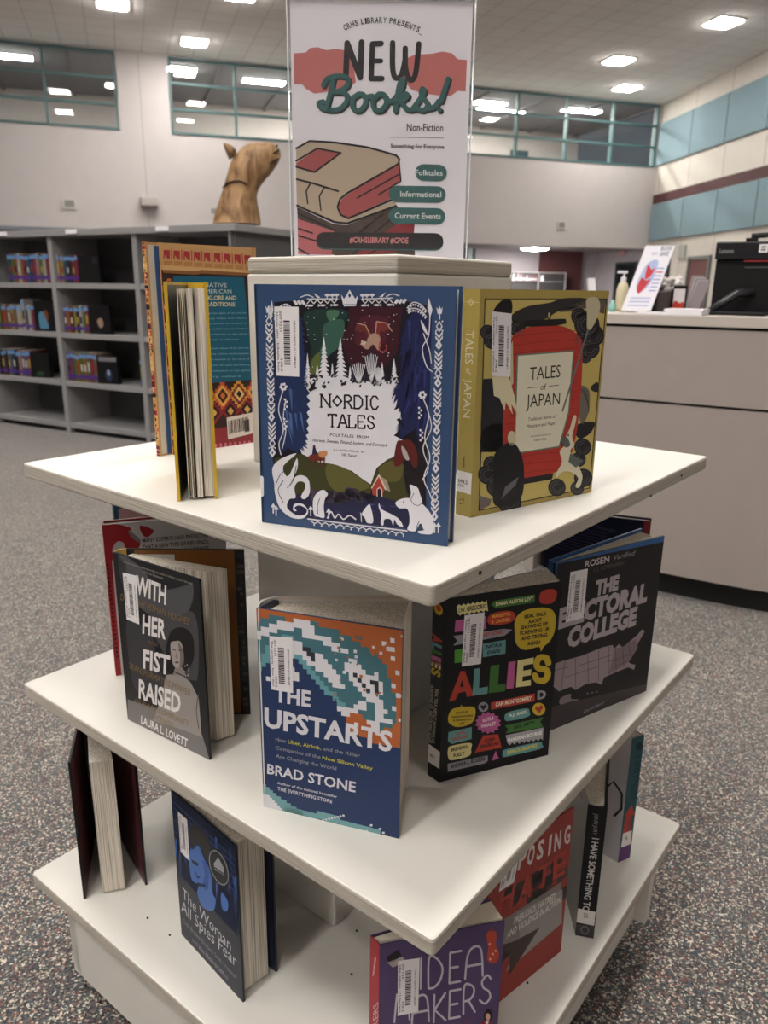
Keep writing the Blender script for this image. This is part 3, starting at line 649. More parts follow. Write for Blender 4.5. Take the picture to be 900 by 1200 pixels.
p2 = dpt(795, .34); r = thing('photo_block', p2, 'small dark framed picture with red at its foot, leaning on the caddy', 'picture frame'); ax = ax_at(795, .34)
b = MB(); hh = 30 * sc1; b.box(p2 + UP * hh / 2, (15 * sc1, .012, hh), BLACKP, ax); b.build('frame', r, bevel=.003)
b = MB(); A = Art([(0, 0), (100, 0), (100, 140), (0, 140)], 12 * sc1, hh * .75); A.rect(0, 0, 100, 140, '#c9c3c6'); A.blob([(5, 90), (30, 80), (60, 95), (95, 85), (96, 136), (4, 136)], '#a8382f', 2)
fp = p2 - ax[0] * 6 * sc1 - ax[1] * .0062 + UP * hh * .12; A.put(b, '', fp, ax[0], UP, -ax[1]); b.build('picture', r)
b = MB(); p2 = dpt(776, .3); b.box(p2 + UP * 12.2 * sc1, (13 * sc1, .03, 24 * sc1), mat('dark_brown_tin', '#2e2422', .5, var=.1), ax); tag(b.build('tin', org=p2, bevel=.006), 'dark brown tin on the desk between the flyer and the picture', 'tin')
# leaflet rack
p = dpt(817, .44); ax = ax_at(817, .44); r = thing('leaflet_rack', p, 'sloping rack of pinkish grey leaflets left of the computer', 'leaflet rack')
b = MB(); b.box(p + UP * .006, (.07, .12, .012), mat('rack_wire', '#8d8a8c', .4, var=.03), ax); b.build('base', r)
for i in range(6):
    sh = (i - 2.5) * .013; bt = p + ax[1] * sh + UP * .014 - ax[0] * (.01 + .004 * i); tp = bt + UP * (.1 + .004 * i) + ax[0] * (.03 - .004 * i) + ax[1] * .01
    b = MB(); q = [bt - ax[0] * .022, bt + ax[0] * .022, tp + ax[0] * .018, tp - ax[0] * .022]; b.hexa([v for v in q], [v + ax[1] * .003 for v in q], pr(['#8d8286', '#a39c9f', '#7d7478', '#b0aaad', '#877d80', '#9a8a8d'][i], .6)); b.build('leaflet', r)
# pump bottle behind the flyer, small teal bottle
p = dpt(727, .4); s1 = (p - EYE).dot(F_) / FPX; r = thing('pump_bottle', p, 'beige pump bottle half hidden behind the leaning flyer', 'bottle')
b = MB(); b.lathe(p, [(6 * s1, 0), (7 * s1, 4 * s1), (7 * s1, 24 * s1), (5 * s1, 31 * s1), (3 * s1, 33 * s1)], mat('beige_plastic', '#c9bfa0', .4, var=.04)); b.build('body', r, smooth=True)
b = MB(); b.lathe(p + UP * 33 * s1, [(3.4 * s1, 0), (3.4 * s1, 5 * s1), (1.3 * s1, 6 * s1), (1.3 * s1, 10 * s1)], PAPER); b.box(p + UP * 44 * s1 - R_ * 2 * s1, (11 * s1, 4 * s1, 3 * s1), PAPER); b.build('pump', r)
p = dpt(718, .3); b = MB(); b.lathe(p, [(3.6 * s1, 0), (4 * s1, 2 * s1), (4 * s1, 8 * s1), (2 * s1, 10 * s1), (2 * s1, 13 * s1)], mat('teal_bottle', '#7fb0a8', .3, var=.05)); tag(b.build('eyedrop_bottle', org=p, smooth=True), 'tiny teal bottle at the left foot of the flyer', 'bottle')
# white folded card stand
p = dpt(690, .5); s1 = (p - EYE).dot(F_) / FPX; b = MB(); a_ = p - R_ * 3 * s1; a_.z = DZ
b.hexa([a_, a_ + R_ * 8 * s1, a_ + R_ * 8 * s1 + F_ * .02, a_ + F_ * .02], [v + UP * 36 * s1 - R_ * 6 * s1 for v in (a_, a_ + R_ * 8 * s1, a_ + R_ * 8 * s1 + F_ * .02, a_ + F_ * .02)], PAPER)
b.box(p - R_ * 12 * s1 + UP * .004, (30 * s1, .12, .006), PAPER); tag(b.build('card_stand', org=p), 'white card stand on the desk end behind the gold book', 'card stand')
# all in one computer seen from behind
pm = dpt(868, .34); ax = ax_at(868, .34); s1 = (pm - EYE).dot(F_) / FPX
r = thing('computer_monitor', pm, 'black all in one computer seen from behind, webcam on top', 'computer')
X = ax[0]; Yb = ax[1]; L0 = pm - X * 35 * s1; wid = 84 * s1
def mb_box(x0, x1, z0, z1, y0, y1, m, name, bevel=.004):
    b = MB(); b.box(L0 + X * ((x0 + x1) / 2 * s1) + UP * ((z0 + z1) / 2 * s1) + Yb * ((y0 + y1) / 2), ((x1 - x0) * s1, y1 - y0, (z1 - z0) * s1), m, ax); return b.build(name, r, bevel=bevel)
mb_box(0, 92, 1.5, 62, .0, .03, BLACKP, 'lower_back'); top = mb_box(-1, 92, 62, 81, -.018, .03, mat('black_satin', '#121215', .4, var=.05, spec=.3), 'top_back')
b = MB(); A = Art([(0, 0), (100, 0), (100, 20), (0, 20)], 91 * s1, 18 * s1); A.text('Lenovo', (4, 13), (21, 13), 5.5, '#8d8e92', bold=.01)
A.cur = 's'; A.poly([(50, 3), (60, 3), (60, 13), (50, 13)], '#dcdcdc'); A.rect(52, 5, 58, 7.5, '#77777c', 2); A.rect(52, 8.5, 58, 11, '#77777c', 2)
A.put(b, '', L0 + UP * 62.5 * s1 - Yb * .0182, X, UP, -Yb); b.build('lettering', r); b = MB(); A.put(b, 's', L0 + UP * 62.5 * s1 - Yb * .0182, X, UP, -Yb); b.build('sticker', r)
b = MB(); b.box(L0 + X * 44 * s1 + UP * 60 * s1 - Yb * .006, (26 * s1, .012, 1.6 * s1), mat('red_strip', '#8a2a2a', .4, var=.03), ax); b.build('red_latch', r)
b = MB(); b.box(L0 + X * 45 * s1 + UP * 53 * s1 - Yb * .002, (26 * s1, .006, 1.2 * s1), GREYD, ax); b.build('vent_slot', r)
b = MB(); b.tube([L0 + X * 6 * s1 + UP * 4 * s1 - Yb * .1, L0 + X * 30 * s1 + UP * 24 * s1 - Yb * .05, L0 + X * 45 * s1 + UP * 25 * s1 - Yb * .005], [.012, .014, .014], mat('black_arm', '#242427', .35, var=.05), 10); b.build('stand_arm', r, smooth=True)
b = MB(); b.box(L0 + X * 30 * s1 + UP * .006 - Yb * .06, (70 * s1, .14, .012), BLACKP, ax); b.build('stand_foot', r, bevel=.003)
pw = L0 + X * 36 * s1 + UP * 81 * s1; r = thing('webcam', pw, 'black webcam clipped to the top edge of the computer', 'webcam')
b = MB(); b.box(pw + UP * .006, (12 * s1, .03, .012), BLACKP, ax); b.build('clip', r, bevel=.002)
b = MB(); b.tube([pw + UP * .018 - X * 1 * s1, pw + UP * .022 + X * 22 * s1], .009, BLACKP, 10); b.build('camera_body', r)
# low bookcase and books in the alcove
s0, zt = on_wall(598, 318, Wp, -2.6); s1_, _ = on_wall(664, 318, Wp, -2.6); zt = max(zt, 1.2); q0, q1 = Wp(s1_, 0, -2.6), Wp(s0, 0, -2.6)
r, X, N = case2(q1, q0, zt * K, .35, mat('painted_shelf_shade', '#2b292b', .7, var=.05), GREYM, 'bookcase', 'low grey bookcase in the alcove under the clerestory wall'); L_ = (q0 - q1).length  # solid body, coloured dark to stand for the shade between open shelves
rn = random.Random(5); q1_ = q1 + N * .0
b = MB(); b.prism([(v.x, v.y) for v in (q1 + N * -.029 + X * .1, q0 + N * -.029 - X * .1, q0 + N * .0 - X * .1, q1 + X * .1)], zt * K - .36, zt * K - .3415, GREYM); b.build('shelf', r)
for e_ in (q1, q0 - X * .04, (q0 + q1) / 2):
    b = MB(); b.prism([(v.x, v.y) for v in (e_ + N * .0, e_ + X * .04, e_ + X * .04 - N * .029, e_ - N * .029)], 0, zt * K - .041, GREYM); b.build('upright', r)
x = .12; i = 0
while x < L_ - .25 and i < 18:
    if abs(x - L_ / 2) < .09: x = L_ / 2 + .1
    wd = rn.uniform(.05, .07); h = rn.uniform(.2, .26); c = rn.choice(['#8a8a92', '#5a4a4a', '#b9b4b4', '#6a2f33', '#39424e', '#c9c4be']); b = MB(); p = q1 + X * x
    b.box(p + X * wd / 2 + UP * (zt * K - .34 + h / 2) + N * .012, (wd * .95, .03, h), pr(c, .6), (X, N, UP)); 
    b.box(p + X * wd / 2 + UP * (zt * K - .34 + h * .3) + N * .028, (wd * .8, .002, h * .15), PAPER, (X, N, UP))
    o = b.build('book', org=p + UP * (zt * K - .34)); tag(o, '%s coloured book on the alcove bookcase, %s from its left end' % ({'#8a8a92': 'grey', '#5a4a4a': 'brown', '#b9b4b4': 'pale grey', '#6a2f33': 'maroon', '#39424e': 'slate', '#c9c4be': 'cream'}[c], ON[i]), 'book', 'books in the alcove bookcase'); x += wd; i += 1
# ================================================================== the display stand
Z1, Z2, Z3 = .7245 * K, .4439 * K, .1713 * K
TH = .0172 * K
TIERS = [(Z1, dict(F=(.041, -.429), R=(.429, .045), B=(-.041, .429), L=(-.429, -.045))), (Z2, dict(F=(.048, -.465), R=(.443, .035), B=(-.055, .429), L=(-.45, -.07))), (Z3, dict(F=(.053, -.488), R=(.453, .028), B=(-.062, .427), L=(-.462, -.089)))]
def V2(p, z=0): return Vector((p[0] * K, p[1] * K, z))
def rounded(pts, r, n=5):
    out = []
    for i, p in enumerate(pts):
        a = (pts[i - 1] - p).normalized(); c = (pts[(i + 1) % len(pts)] - p).normalized()
        for j in range(n + 1):
            t = j / n; out.append(p + a * r * (1 - t) ** 2 + c * r * t ** 2)
    return out
st = thing('display_stand', (0, 0, 0), 'white painted plywood display stand with three square shelves of books', 'book display stand')
for z, c in TIERS:
    b = MB(); b.prism(rounded([V2(c[k]) for k in 'FRBL'], .007), z - TH, z, WHITE, side=PLY, top=WHITE); b.build('shelf_board', st, bevel=.0025)
def col(name, L, a, s, z0, z1, fromF=False):
    e = Vector((math.cos(-math.pi / 4 + a), math.sin(-math.pi / 4 + a), 0)); g = Vector((math.cos(math.pi / 4 + a), math.sin(math.pi / 4 + a), 0)); s *= K
    L = V2(L)
    if fromF: L = L - e * s
    q = [L, L + e * s, L + e * s + g * s, L + g * s]; b = MB(); b.prism(q, z0, z1, WHITE); b.build(name, st, bevel=.003); return q
RZ = Z1 + .238 * K
rq = col('riser_box', (-.1553, -.0228), .0995, .22, Z1, RZ - .02)
b = MB(); b.prism(rounded(rq, .006), RZ - .0195, RZ, WHITE, side=PLY, top=WHITE); b.build('riser_lid', st, bevel=.006, seg=4)
col('column', (-.1553, -.0228), .11, .22, Z2, Z1 - TH); col('column', (-.049, -.175), .126, .22, Z3, Z2 - TH, True)
c3 = TIERS[2][1]; F3, L3, R3 = V2(c3['F']), V2(c3['L']), V2(c3['R']); eF, eR = (L3 - F3).normalized(), (R3 - F3).normalized()
ZB = .042 * K; Fi = F3 + eF * .012 + eR * .012
def panel(o, d, ln, nrm, c0, c1):
    r = .022; prof = [(0, ZB + c0), (c0 * .3, ZB + c0 * .3), (c0, ZB), (ln - c1, ZB), (ln - c1 * .3, ZB + c1 * .3), (ln, ZB + c1), (ln, Z3 - TH), (0, Z3 - TH)]
    b = MB(); b.hexa([o + d * u + UP * z for u, z in prof], [o + d * u + UP * z + nrm * .019 for u, z in prof], WHITE); return b
nl = eR; nr = eF
panel(Fi, eF, .645, nl, 0.001, .026).build('base_panel', st, bevel=.002); panel(Fi + eF * .019, eR, .645, nr, .001, .026).build('base_panel', st, bevel=.002)
panel(Fi + eF * .645, eR, .645, nr * -1, .001, .02).build('base_panel', st, bevel=.002); panel(Fi + eR * .645, eF, .645, nl * -1, .001, .02).build('base_panel', st, bevel=.002)
for u, v in ((.06, .06), (.58, .06), (.06, .58), (.58, .58)):
    c = Fi + eF * u + eR * v; b = MB(); b.tube([c + UP * .024 - eF * .012, c + UP * .024 + eF * .012], .024, BLACKP, 18); b.box(c + UP * (.035 + ZB) / 2 + UP * .008, (.02, .045, ZB + .02), mat('caster_fork', '#77777a', .3, metal=1, var=.02)); b.box(c + UP * (Z3 - TH + ZB) / 2, (.05, .05, Z3 - TH - ZB), GREYD); b.build('caster', st)
SCR = mat('screw_hole', '#1b1917', .8, var=.05)
def dot(P, N, r=.003): 
    b = MB(); b.lathe(P + N * -.001, [(r, 0), (r, .0022), (r * .4, .0026)], SCR, 10, (N.orthogonal().normalized(), N.cross(N.orthogonal().normalized()), N)); b.build('screw', st)
def on_plane(x, y, O, N): d = ray(x, y); return EYE + d * ((O - EYE).dot(N) / d.dot(N))
for x, y in ((100.6, 1155), (118, 1174)): dot(on_plane(x, y, Fi, nl), -nl)
dot(on_plane(740.5, 1101, Fi, nr), -nr)
for x, y in ((173, 1076), (199, 1096), (148, 980), (418, 1091), (412, 1142), (618, 1152)): dot(at(x, y, Z3), UP, .0015)
for z, i, pts in ((Z1, 0, ((507, 703), (562, 671), (762, 581), (798, 557))),):
    F1, L1, R1 = (V2(TIERS[0][1][k]) for k in 'FLR'); n1 = (L1 - F1).normalized()
    for x, y in pts[1:]: dot(on_plane(x, y, F1, n1) , -n1, .002)
# ------------------------------------------------------------------ books
def off_mat(h): return mat('cover_' + h.strip('#'), h, .36, spec=.4)
def vec(p): return Vector((p[0], p[1], 0))
def book(name, label, z, h, A, B, D, E, blocks, cf, cs, cb, cin='#d8d2c8', art=None, art_spine=None, art_back=None, th=.0028, rnd=0, soft=False, bh=None, cat='book', extra=None, cbin=None, pgm=None):
    """A spine/front hinge, B front fore-edge, D spine/back hinge, E back fore-edge (plan points); blocks: plan polygons of paper"""
    A, B, D, E = map(vec, (A, B, D, E)); cen = (B + E + A + D) / 4; base = vec(cen); base.z = z
    r = thing(name, base, label, cat, 'books on the display stand')
    mid = (A + D) / 2; fore = (B + E) / 2; inn = fore - mid
    def cover(P, Q, c, part, a, inside):
        out = ((P + Q) / 2 - (mid + fore) / 2); d = (Q - P).normalized(); n = Vector((-d.y, d.x, 0))
        side = 1 if n.dot(out) > 0 else -1; n = n * side
        b = MB(); q = [P, Q, Q - n * th, P - n * th]; mo, mi = off_mat(c), off_mat(inside)
        b.prism([(v.x, v.y) for v in q], z + .0003, z + h, mo)
        X0, Y0 = P - n * (th + .0002), Q - n * (th + .0002)
        b.face([X0 + UP * (z + .003) + d * .002, Y0 + UP * (z + .003) - d * .003, Y0 + UP * (z + h - .003) - d * .003, X0 + UP * (z + h - .003) + d * .002], mi)
        if a:
            P0, X, N, L = face_frame(P, Q, z + .0003, n); a.w, a.h = L, h - .0003; a.put(b, '', P0, X, UP, N)
        o = b.build(part, r)
        if a:
            for k in a.bk:
                if k: s = MB(); a.put(s, k, P0, X, UP, N); sub(o, s, k, r)
        return o
    cover(A, B, cf, 'front_cover', art, cin); cover(D, E, cb, 'back_cover', art_back, cbin or cin)
    d = (D - A).normalized(); n = Vector((-d.y, d.x, 0)); n = n if n.dot(inn) < 0 else -n
    b = MB(); k = 7 if rnd else 1; q = [A + (D - A) * (i / k) + n * rnd * math.sin(math.pi * i / k) for i in range(k + 1)]
    t2 = min(th, (D - A).length * .3); qi = [v - n * t2 for v in q][::-1]
    b.prism([(v.x, v.y) for v in q + qi], z + .0003, z + h, off_mat(cs))
    if art_spine:
        P0, X, N, L = face_frame(A, D, z + .0003, n); art_spine.w, art_spine.h = L, h - .0003; art_spine.put(b, '', P0 + N * rnd, X, UP, N)
    o = b.build('spine', r)
    if art_spine:
        for k in art_spine.bk:
            if k: s = MB(); art_spine.put(s, k, P0 + N * rnd, X, UP, N); sub(o, s, k, r)
    for i, bl in enumerate(blocks):
        b = MB(); hh = (bh or (h - (.0 if soft else .004))); b.prism([(v[0], v[1]) for v in bl], z + (.0006 if soft else .003), z + hh, pgm or PAGES); b.build('page_block', r)
    if extra: extra(r, z, h, A, B, D, E)
    return r
def wedge(A, B, D, E, i=.006, f=.004, s=0.002):          # paper between two covers, clear of both, set back from the fore-edge
    A, B, D, E = map(vec, (A, B, D, E)); m = ((B - A).normalized() + (E - D).normalized()).normalized(); t = Vector((-m.y, m.x, 0))
    if t.dot(D - A) < 0: t = -t
    return [A + m * i + t * .0035, B - (B - A).normalized() * f + t * .0035, E - (E - D).normalized() * f - t * .0035, D + m * i - t * .0035]
def lerp(a, b, t): return vec(a) + (vec(b) - vec(a)) * t
# ---- 1: navy hardcover with white folk border
C = [(25, 40), (860, 70), (808, 1112), (60, 1018)]
a = Art(C); W_ = '#cfced4'; NV = '#2c4468'
def uvq(x, y): return (x, y)
a.poly([(112, 118), (250, 112), (640, 122), (752, 150), (722, 1020), (650, 1040), (180, 992), (105, 770)], '#16141e')
a.poly([(430, 140), (640, 150), (620, 330), (560, 400), (420, 380), (380, 250)], '#35141f', 2); a.blob([(470, 190), (580, 200), (560, 300), (450, 300)], '#4a1c28', 3)
a.blob([(235, 170), (330, 150), (420, 170), (400, 260), (330, 320), (300, 420), (240, 420), (265, 330), (250, 250)], '#1c322e', 2); a.blob([(320, 215), (400, 200), (385, 300), (330, 350), (290, 420), (275, 380), (310, 300)], '#33564a', 3); a.blob([(330, 160), (380, 160), (370, 190), (340, 200)], '#446852', 4); a.blob([(268, 360), (300, 330), (295, 400), (262, 420)], '#545f2e', 4)
rn = random.Random(2)
for i in range(46): x, y = rn.uniform(240, 620), rn.uniform(140, 400); a.oval(x, y, 1.6 + rn.random() * 1.4, 1.8 + rn.random(), '#c9ccd4', 5, n=6)
# pale clearing with tree tops
cl = [(505, 868), (430, 812), (340, 782), (290, 790), (225, 742), (205, 690), (240, 650), (232, 600), (245, 560), (236, 500), (240, 452), (262, 436), (300, 430), (330, 424), (360, 434), (386, 424), (420, 438), (460, 446), (500, 450), (545, 455), (590, 452), (620, 450), (600, 480), (640, 470), (625, 530), (600, 570), (625, 560), (640, 640), (600, 670), (640, 690), (620, 740), (575, 770), (530, 810)]
a.poly(cl, W_, 4)
def fir(cx, top, bot, wd, c, L, n=7, rr=None):
    rr = rr or random.Random(int(cx)); l, r_ = [], []
    for i in range(n):
        y = top + (bot - top) * (i + 1) / n; k = wd * (i + 1) / n
        l += [(cx - k * rr.uniform(.75, 1.15), y), (cx - k * .28 - 1, y - (bot - top) / n * .12)]; r_ += [(cx + k * rr.uniform(.75, 1.15), y), (cx + k * .28 + 1, y - (bot - top) / n * .12)]
    a.poly([(cx, top)] + r_ + l[::-1], c, L)
for cx, t, bt, wd in ((250, 330, 470, 20), (318, 265, 460, 33), (386, 268, 462, 34), (556, 372, 470, 18), (604, 358, 480, 24), (290, 378, 450, 15), (352, 372, 450, 13), (425, 388, 470, 17)): fir(cx, t, bt, wd, W_, 5, 11)
for cx, cy, rx, ry in ((512, 395, 30, 62), (460, 415, 32, 45), (540, 430, 18, 40)):
    a.oval(cx, cy, rx, ry, '#2a2630', 4); 
    for k in range(-3, 4): a.line([(cx, cy + ry), (cx + k * rx * .16, cy + ry * .2), (cx + k * rx * .28, cy - ry * (.92 - .06 * abs(k)))], 3, W_, 6, caps=False)
for i in range(40):
    x = rn.uniform(240, 620); y = rn.uniform(425, 475); a.oval(x, y, rn.uniform(3, 7), rn.uniform(4, 10), '#2a2730', 6, n=6, rot=rn.random())
# blue firs left and right
def jag(edge, amp, step, rr):
    P = spline(edge, step); out = []
    for i, (x, y) in enumerate(P): out += [(x, y - 12), (x + amp * rr.uniform(.5, 1.2), y + 8)]
    return out
a.poly([(112, 430), (122, 150), (215, 170)] + jag([(220, 190), (232, 330), (246, 520), (240, 700), (205, 735)], 14, 6, rn) + [(170, 720), (130, 740), (112, 600)], '#202d52', 5)
for i in range(26):
    x = rn.uniform(125, 215); y = rn.uniform(200, 640); a.poly([(x, y), (x + 12, y + 8), (x + rn.uniform(10, 36), y + rn.uniform(70, 120))], rn.choice(['#1f2c52', '#3c5486', '#22325e', '#4a6290']), 6)
a.poly([(760, 160), (740, 640), (700, 700), (690, 640)] + jag([(640, 690), (620, 640), (640, 590), (605, 500), (640, 430), (640, 300), (665, 200)], -18, 5, rn) + [(700, 150)], '#1d2148', 5)
for i in range(40):
    x = rn.uniform(650, 740); y = rn.uniform(190, 620); a.poly([(x, y), (x - 12, y + 6), (x - rn.uniform(8, 40), y + rn.uniform(70, 130))], rn.choice(['#191c44', '#2a326a', '#1a1b38', '#252c5c', '#141428']), 6)
# dragon in the sky
a.blob([(470, 290), (490, 300), (500, 270), (520, 255), (545, 262), (550, 300), (540, 325), (520, 300), (500, 320), (480, 312)], '#a08070', 6)
a.poly([(508, 262), (490, 225), (455, 212), (442, 245), (455, 240), (470, 250), (485, 245), (500, 272)], '#5f2a26', 6); a.poly([(530, 258), (535, 208), (570, 212), (596, 246), (575, 240), (565, 250), (550, 245), (545, 270)], '#6d2d2a', 6)
a.line([(508, 262), (490, 222), (455, 212)], 4, '#b08a78', 7); a.line([(530, 258), (535, 207), (575, 214), (597, 248)], 4, '#b08a78', 7); a.poly([(470, 282), (494, 290), (488, 302), (466, 300), (474, 292)], '#b9ab94', 7)
a.curve([(548, 290), (545, 320), (560, 335), (575, 318), (572, 305)], 5, '#a34038', 7)
# hills and dark foreground
a.poly([(112, 760), (225, 742), (300, 778), (340, 782), (400, 800), (460, 835), (512, 870), (500, 930), (200, 930), (112, 900)], '#3b3b20', 5); a.blob([(330, 785), (400, 800), (470, 845), (500, 880), (380, 900), (330, 850)], '#58552d', 6)
a.poly([(505, 868), (530, 800), (575, 765), (640, 745), (730, 790), (725, 930), (560, 930)], '#3d3b20', 5); a.blob([(540, 800), (600, 770), (640, 790), (620, 850), (560, 850)], '#565129', 6)
a.poly([(630, 770), (735, 690), (724, 1000), (650, 900)], '#1d171c', 6)
a.poly([(118, 900), (240, 905), (330, 890), (500, 905), (600, 930), (725, 940), (722, 1020), (650, 1040), (180, 992)], '#23233f', 6)
for i in range(34): x, y = rn.uniform(250, 520), rn.uniform(890, 935); a.oval(x, y, rn.uniform(9, 26), rn.uniform(7, 18), rn.choice(['#2a2530', '#3a3340', '#1c1a26', '#453d48']), 7, n=9, rot=rn.random())
for i in range(24): x, y = rn.uniform(260, 620), rn.uniform(940, 1000); a.poly([(x, y), (x + rn.uniform(10, 40), y + 3), (x + 10, y + 7)], rn.choice(['#34386a', '#454a80', '#2a2d58']), 7)
# horse and rider, house, red creature, birds
a.blob([(258, 748), (290, 738), (318, 732), (330, 742), (322, 752), (312, 770), (270, 770), (255, 762)], '#6d2d22', 7); a.blob([(296, 735), (325, 730), (330, 745), (312, 758), (298, 752)], '#b98258', 8)
for x, y in ((262, 795), (280, 792), (300, 796), (316, 788)): a.line([(x + 3, 762), (x, y)], 5, '#55241c', 7)
a.poly([(268, 745), (272, 712), (280, 710), (290, 745)], '#2c2a48', 8); a.oval(277, 712, 5, 6, '#7a3030', 8)
a.poly([(540, 832), (510, 880), (514, 908), (552, 915), (562, 880)], '#9c3c34', 7); a.poly([(540, 828), (572, 850), (585, 895), (562, 885)], '#8d8470', 7); a.line([(510, 880), (540, 828), (566, 886)], 5, '#c9b9a8', 8); a.rect(533, 885, 550, 914, '#241c20', 8); a.line([(532, 914), (532, 886), (541, 878), (551, 886), (551, 914)], 3, '#c9c4c0', 9)
a.blob([(612, 700), (632, 690), (668, 690), (692, 730), (694, 790), (680, 798), (655, 760), (625, 790), (600, 785)], '#55201f', 7); a.blob([(632, 712), (650, 730), (662, 765), (650, 768), (636, 745)], '#a09a98', 8)
a.poly([(255, 445), (268, 460), (285, 442), (280, 470), (292, 476), (275, 482), (262, 490), (252, 482), (264, 470)], '#1d1a20', 7); a.poly([(612, 605), (625, 600), (650, 640), (640, 640), (625, 622)], '#181722', 7)
# white border figures
def motif(x0, x1, y, s, f):
    pass
def border(px, ys, flip):
    k = 0
    for i, y in enumerate(ys):
        x = px(y); t = i % 9
        if t in (0, 5): 
            a.line([(x, y - 20), (x - 11, y), (x, y + 20), (x + 11, y)], 4.5, W_, 7, closed=True)
            for q in (-1, 1): a.oval(x + q * 13, y - 20, 3.5, 3.5, W_, 7, n=8); a.oval(x + q * 13, y + 18, 3.5, 3.5, W_, 7, n=8); a.line([(x + q * 12, y + 18), (x, y + 8)], 3, W_, 7)
        elif t in (2, 6): a.poly([(x, y - 22), (x + 14, y + 2), (x, y + 20), (x - 14, y + 2)], W_, 7); a.poly([(x, y - 6), (x + 4, y + 2), (x, y + 9), (x - 4, y + 2)], NV, 8)
        else:
            for d in (-9, 9): a.poly([(x, y + d + 10), (x - 15, y + d - 10), (x - 15, y + d + 1), (x, y + d + 20), (x + 15, y + d + 1), (x + 15, y + d - 10)], W_, 7)
border(lambda y: 88 + (y - 150) * .028, range(196, 770, 36), 1); border(lambda y: 791 - (y - 170) * .037, range(232, 1000, 38), 0)
for x, y in ((88, 140), (791, 160)): a.poly([(x - 13, y - 8), (x - 8, y + 22), (x + 8, y + 22), (x + 13, y - 8), (x + 6, y + 4), (x, y - 12), (x - 6, y + 4)], W_, 7); a.rect(x - 2, y + 20, x + 2, y + 44, W_, 7)
a.poly([(390, 92), (397, 130), (402, 142), (450, 142), (453, 130), (460, 98), (448, 112), (438, 96), (425, 74), (413, 94), (402, 112)], W_, 7); a.poly([(425, 86), (431, 98), (425, 108), (419, 98)], NV, 8)
for k in range(6): a.rect(404 + k * 8, 133, 409 + k * 8, 137, NV, 8)
for sg in (-1, 1):
    f = lambda x: 425 + sg * (x - 425) if sg > 0 else 425 - (x - 425)
    dy = 4 if sg > 0 else 0
    a.line([(f(475), 110 + dy), (f(600), 108 + dy)], 4, W_, 7); zz = [(f(475 + 14 * i), (128 if i % 2 else 112) + dy) for i in range(10)]; a.line(zz, 4, W_, 7)
    for k in range(3): a.oval(f(484 + 52 * k), 136 + dy, 13, 4.5, W_, 7, n=10); a.poly([(f(494 + 52 * k), 136 + dy), (f(503 + 52 * k), 130 + dy), (f(503 + 52 * k), 143 + dy)], W_, 7)
    for k, x in enumerate((478, 496, 518)): a.line([(f(x), 110 + dy), (f(x), 96 + dy)], 4, W_, 7); a.oval(f(x), 94 + dy, 10 + 3 * (k == 1), 6, W_, 7, n=10)
    a.poly([(f(545), 104 + dy), (f(572), 84 + dy), (f(560), 104 + dy)], W_, 7); a.curve([(f(575), 102 + dy), (f(600), 92 + dy), (f(628), 100 + dy)], 4, W_, 7)
    for k in range(3): a.poly([(f(606 + 16 * k), 128 + dy), (f(618 + 16 * k), 112 + dy), (f(628 + 16 * k), 116 + dy), (f(616 + 16 * k), 134 + dy)], W_, 7)
    for ry in (0, 24):
        P = [(f(660), 150 + dy + ry * .5), (f(685), 128 + dy + ry), (f(715), 138 + dy + ry), (f(738), 165 + dy + ry)]; a.curve(P, 4, W_, 7)
        for x, y in spline(P, 3)[1:-1]: a.oval(x, y + 10, 3.5, 5, W_, 7, n=8)
    a.poly([(f(748), 110 + dy), (f(762), 160 + dy), (f(752), 195 + dy), (f(742), 150 + dy)], W_, 7)
a.curve([(752, 190), (745, 270), (720, 320), (735, 390), (758, 415)], 4, W_, 8); a.curve([(725, 260), (748, 330), (755, 380)], 4, W_, 8)
a.blob([(715, 205), (735, 240), (742, 268), (722, 240)], W_, 8)
a.curve([(722, 525), (742, 590), (725, 680), (745, 760), (720, 840), (742, 900), (760, 950)], 4, W_, 8); a.curve([(735, 560), (752, 640), (718, 720), (738, 800), (712, 850)], 3.5, W_, 8)
a.curve([(150, 480), (130, 560), (150, 640), (132, 700), (140, 745)], 4, W_, 8); a.curve([(160, 520), (150, 590), (160, 650), (145, 720)], 3.5, W_, 8)
for cx, cy in ((150, 468), (718, 508)):
    for k in range(6): a.oval(cx + 11 * math.cos(k), cy + 11 * math.sin(k), 6, 6, W_, 8, n=8)
for cx, y0 in ((160, 520), (158, 600), (708, 560), (712, 650)):
    for k in range(5): a.oval(cx + (4 if k % 2 else -4), y0 + k * 10, 4.5, 5, W_, 8, n=7)
# white dragon
a.blob([(104, 800), (140, 762), (205, 740), (150, 790), (160, 830), (178, 822), (205, 760), (208, 800), (185, 850), (168, 880), (200, 835), (232, 830), (255, 850), (258, 900), (238, 925), (222, 915), (240, 880), (236, 858), (210, 855), (195, 880), (200, 920), (175, 925), (165, 960), (205, 990), (240, 985), (245, 965), (215, 950), (195, 960), (205, 972), (190, 970), (195, 945), (230, 945), (252, 975), (230, 1002), (180, 998), (135, 960), (115, 900), (112, 860)], W_, 8, n=3)
a.curve([(118, 870), (135, 830), (165, 800)], 3, '#2c2c3a', 9); a.curve([(150, 940), (128, 890), (150, 850)], 3, '#2c2c3a', 9); a.curve([(165, 880), (190, 850), (203, 790)], 3, '#2c2c3a', 9)
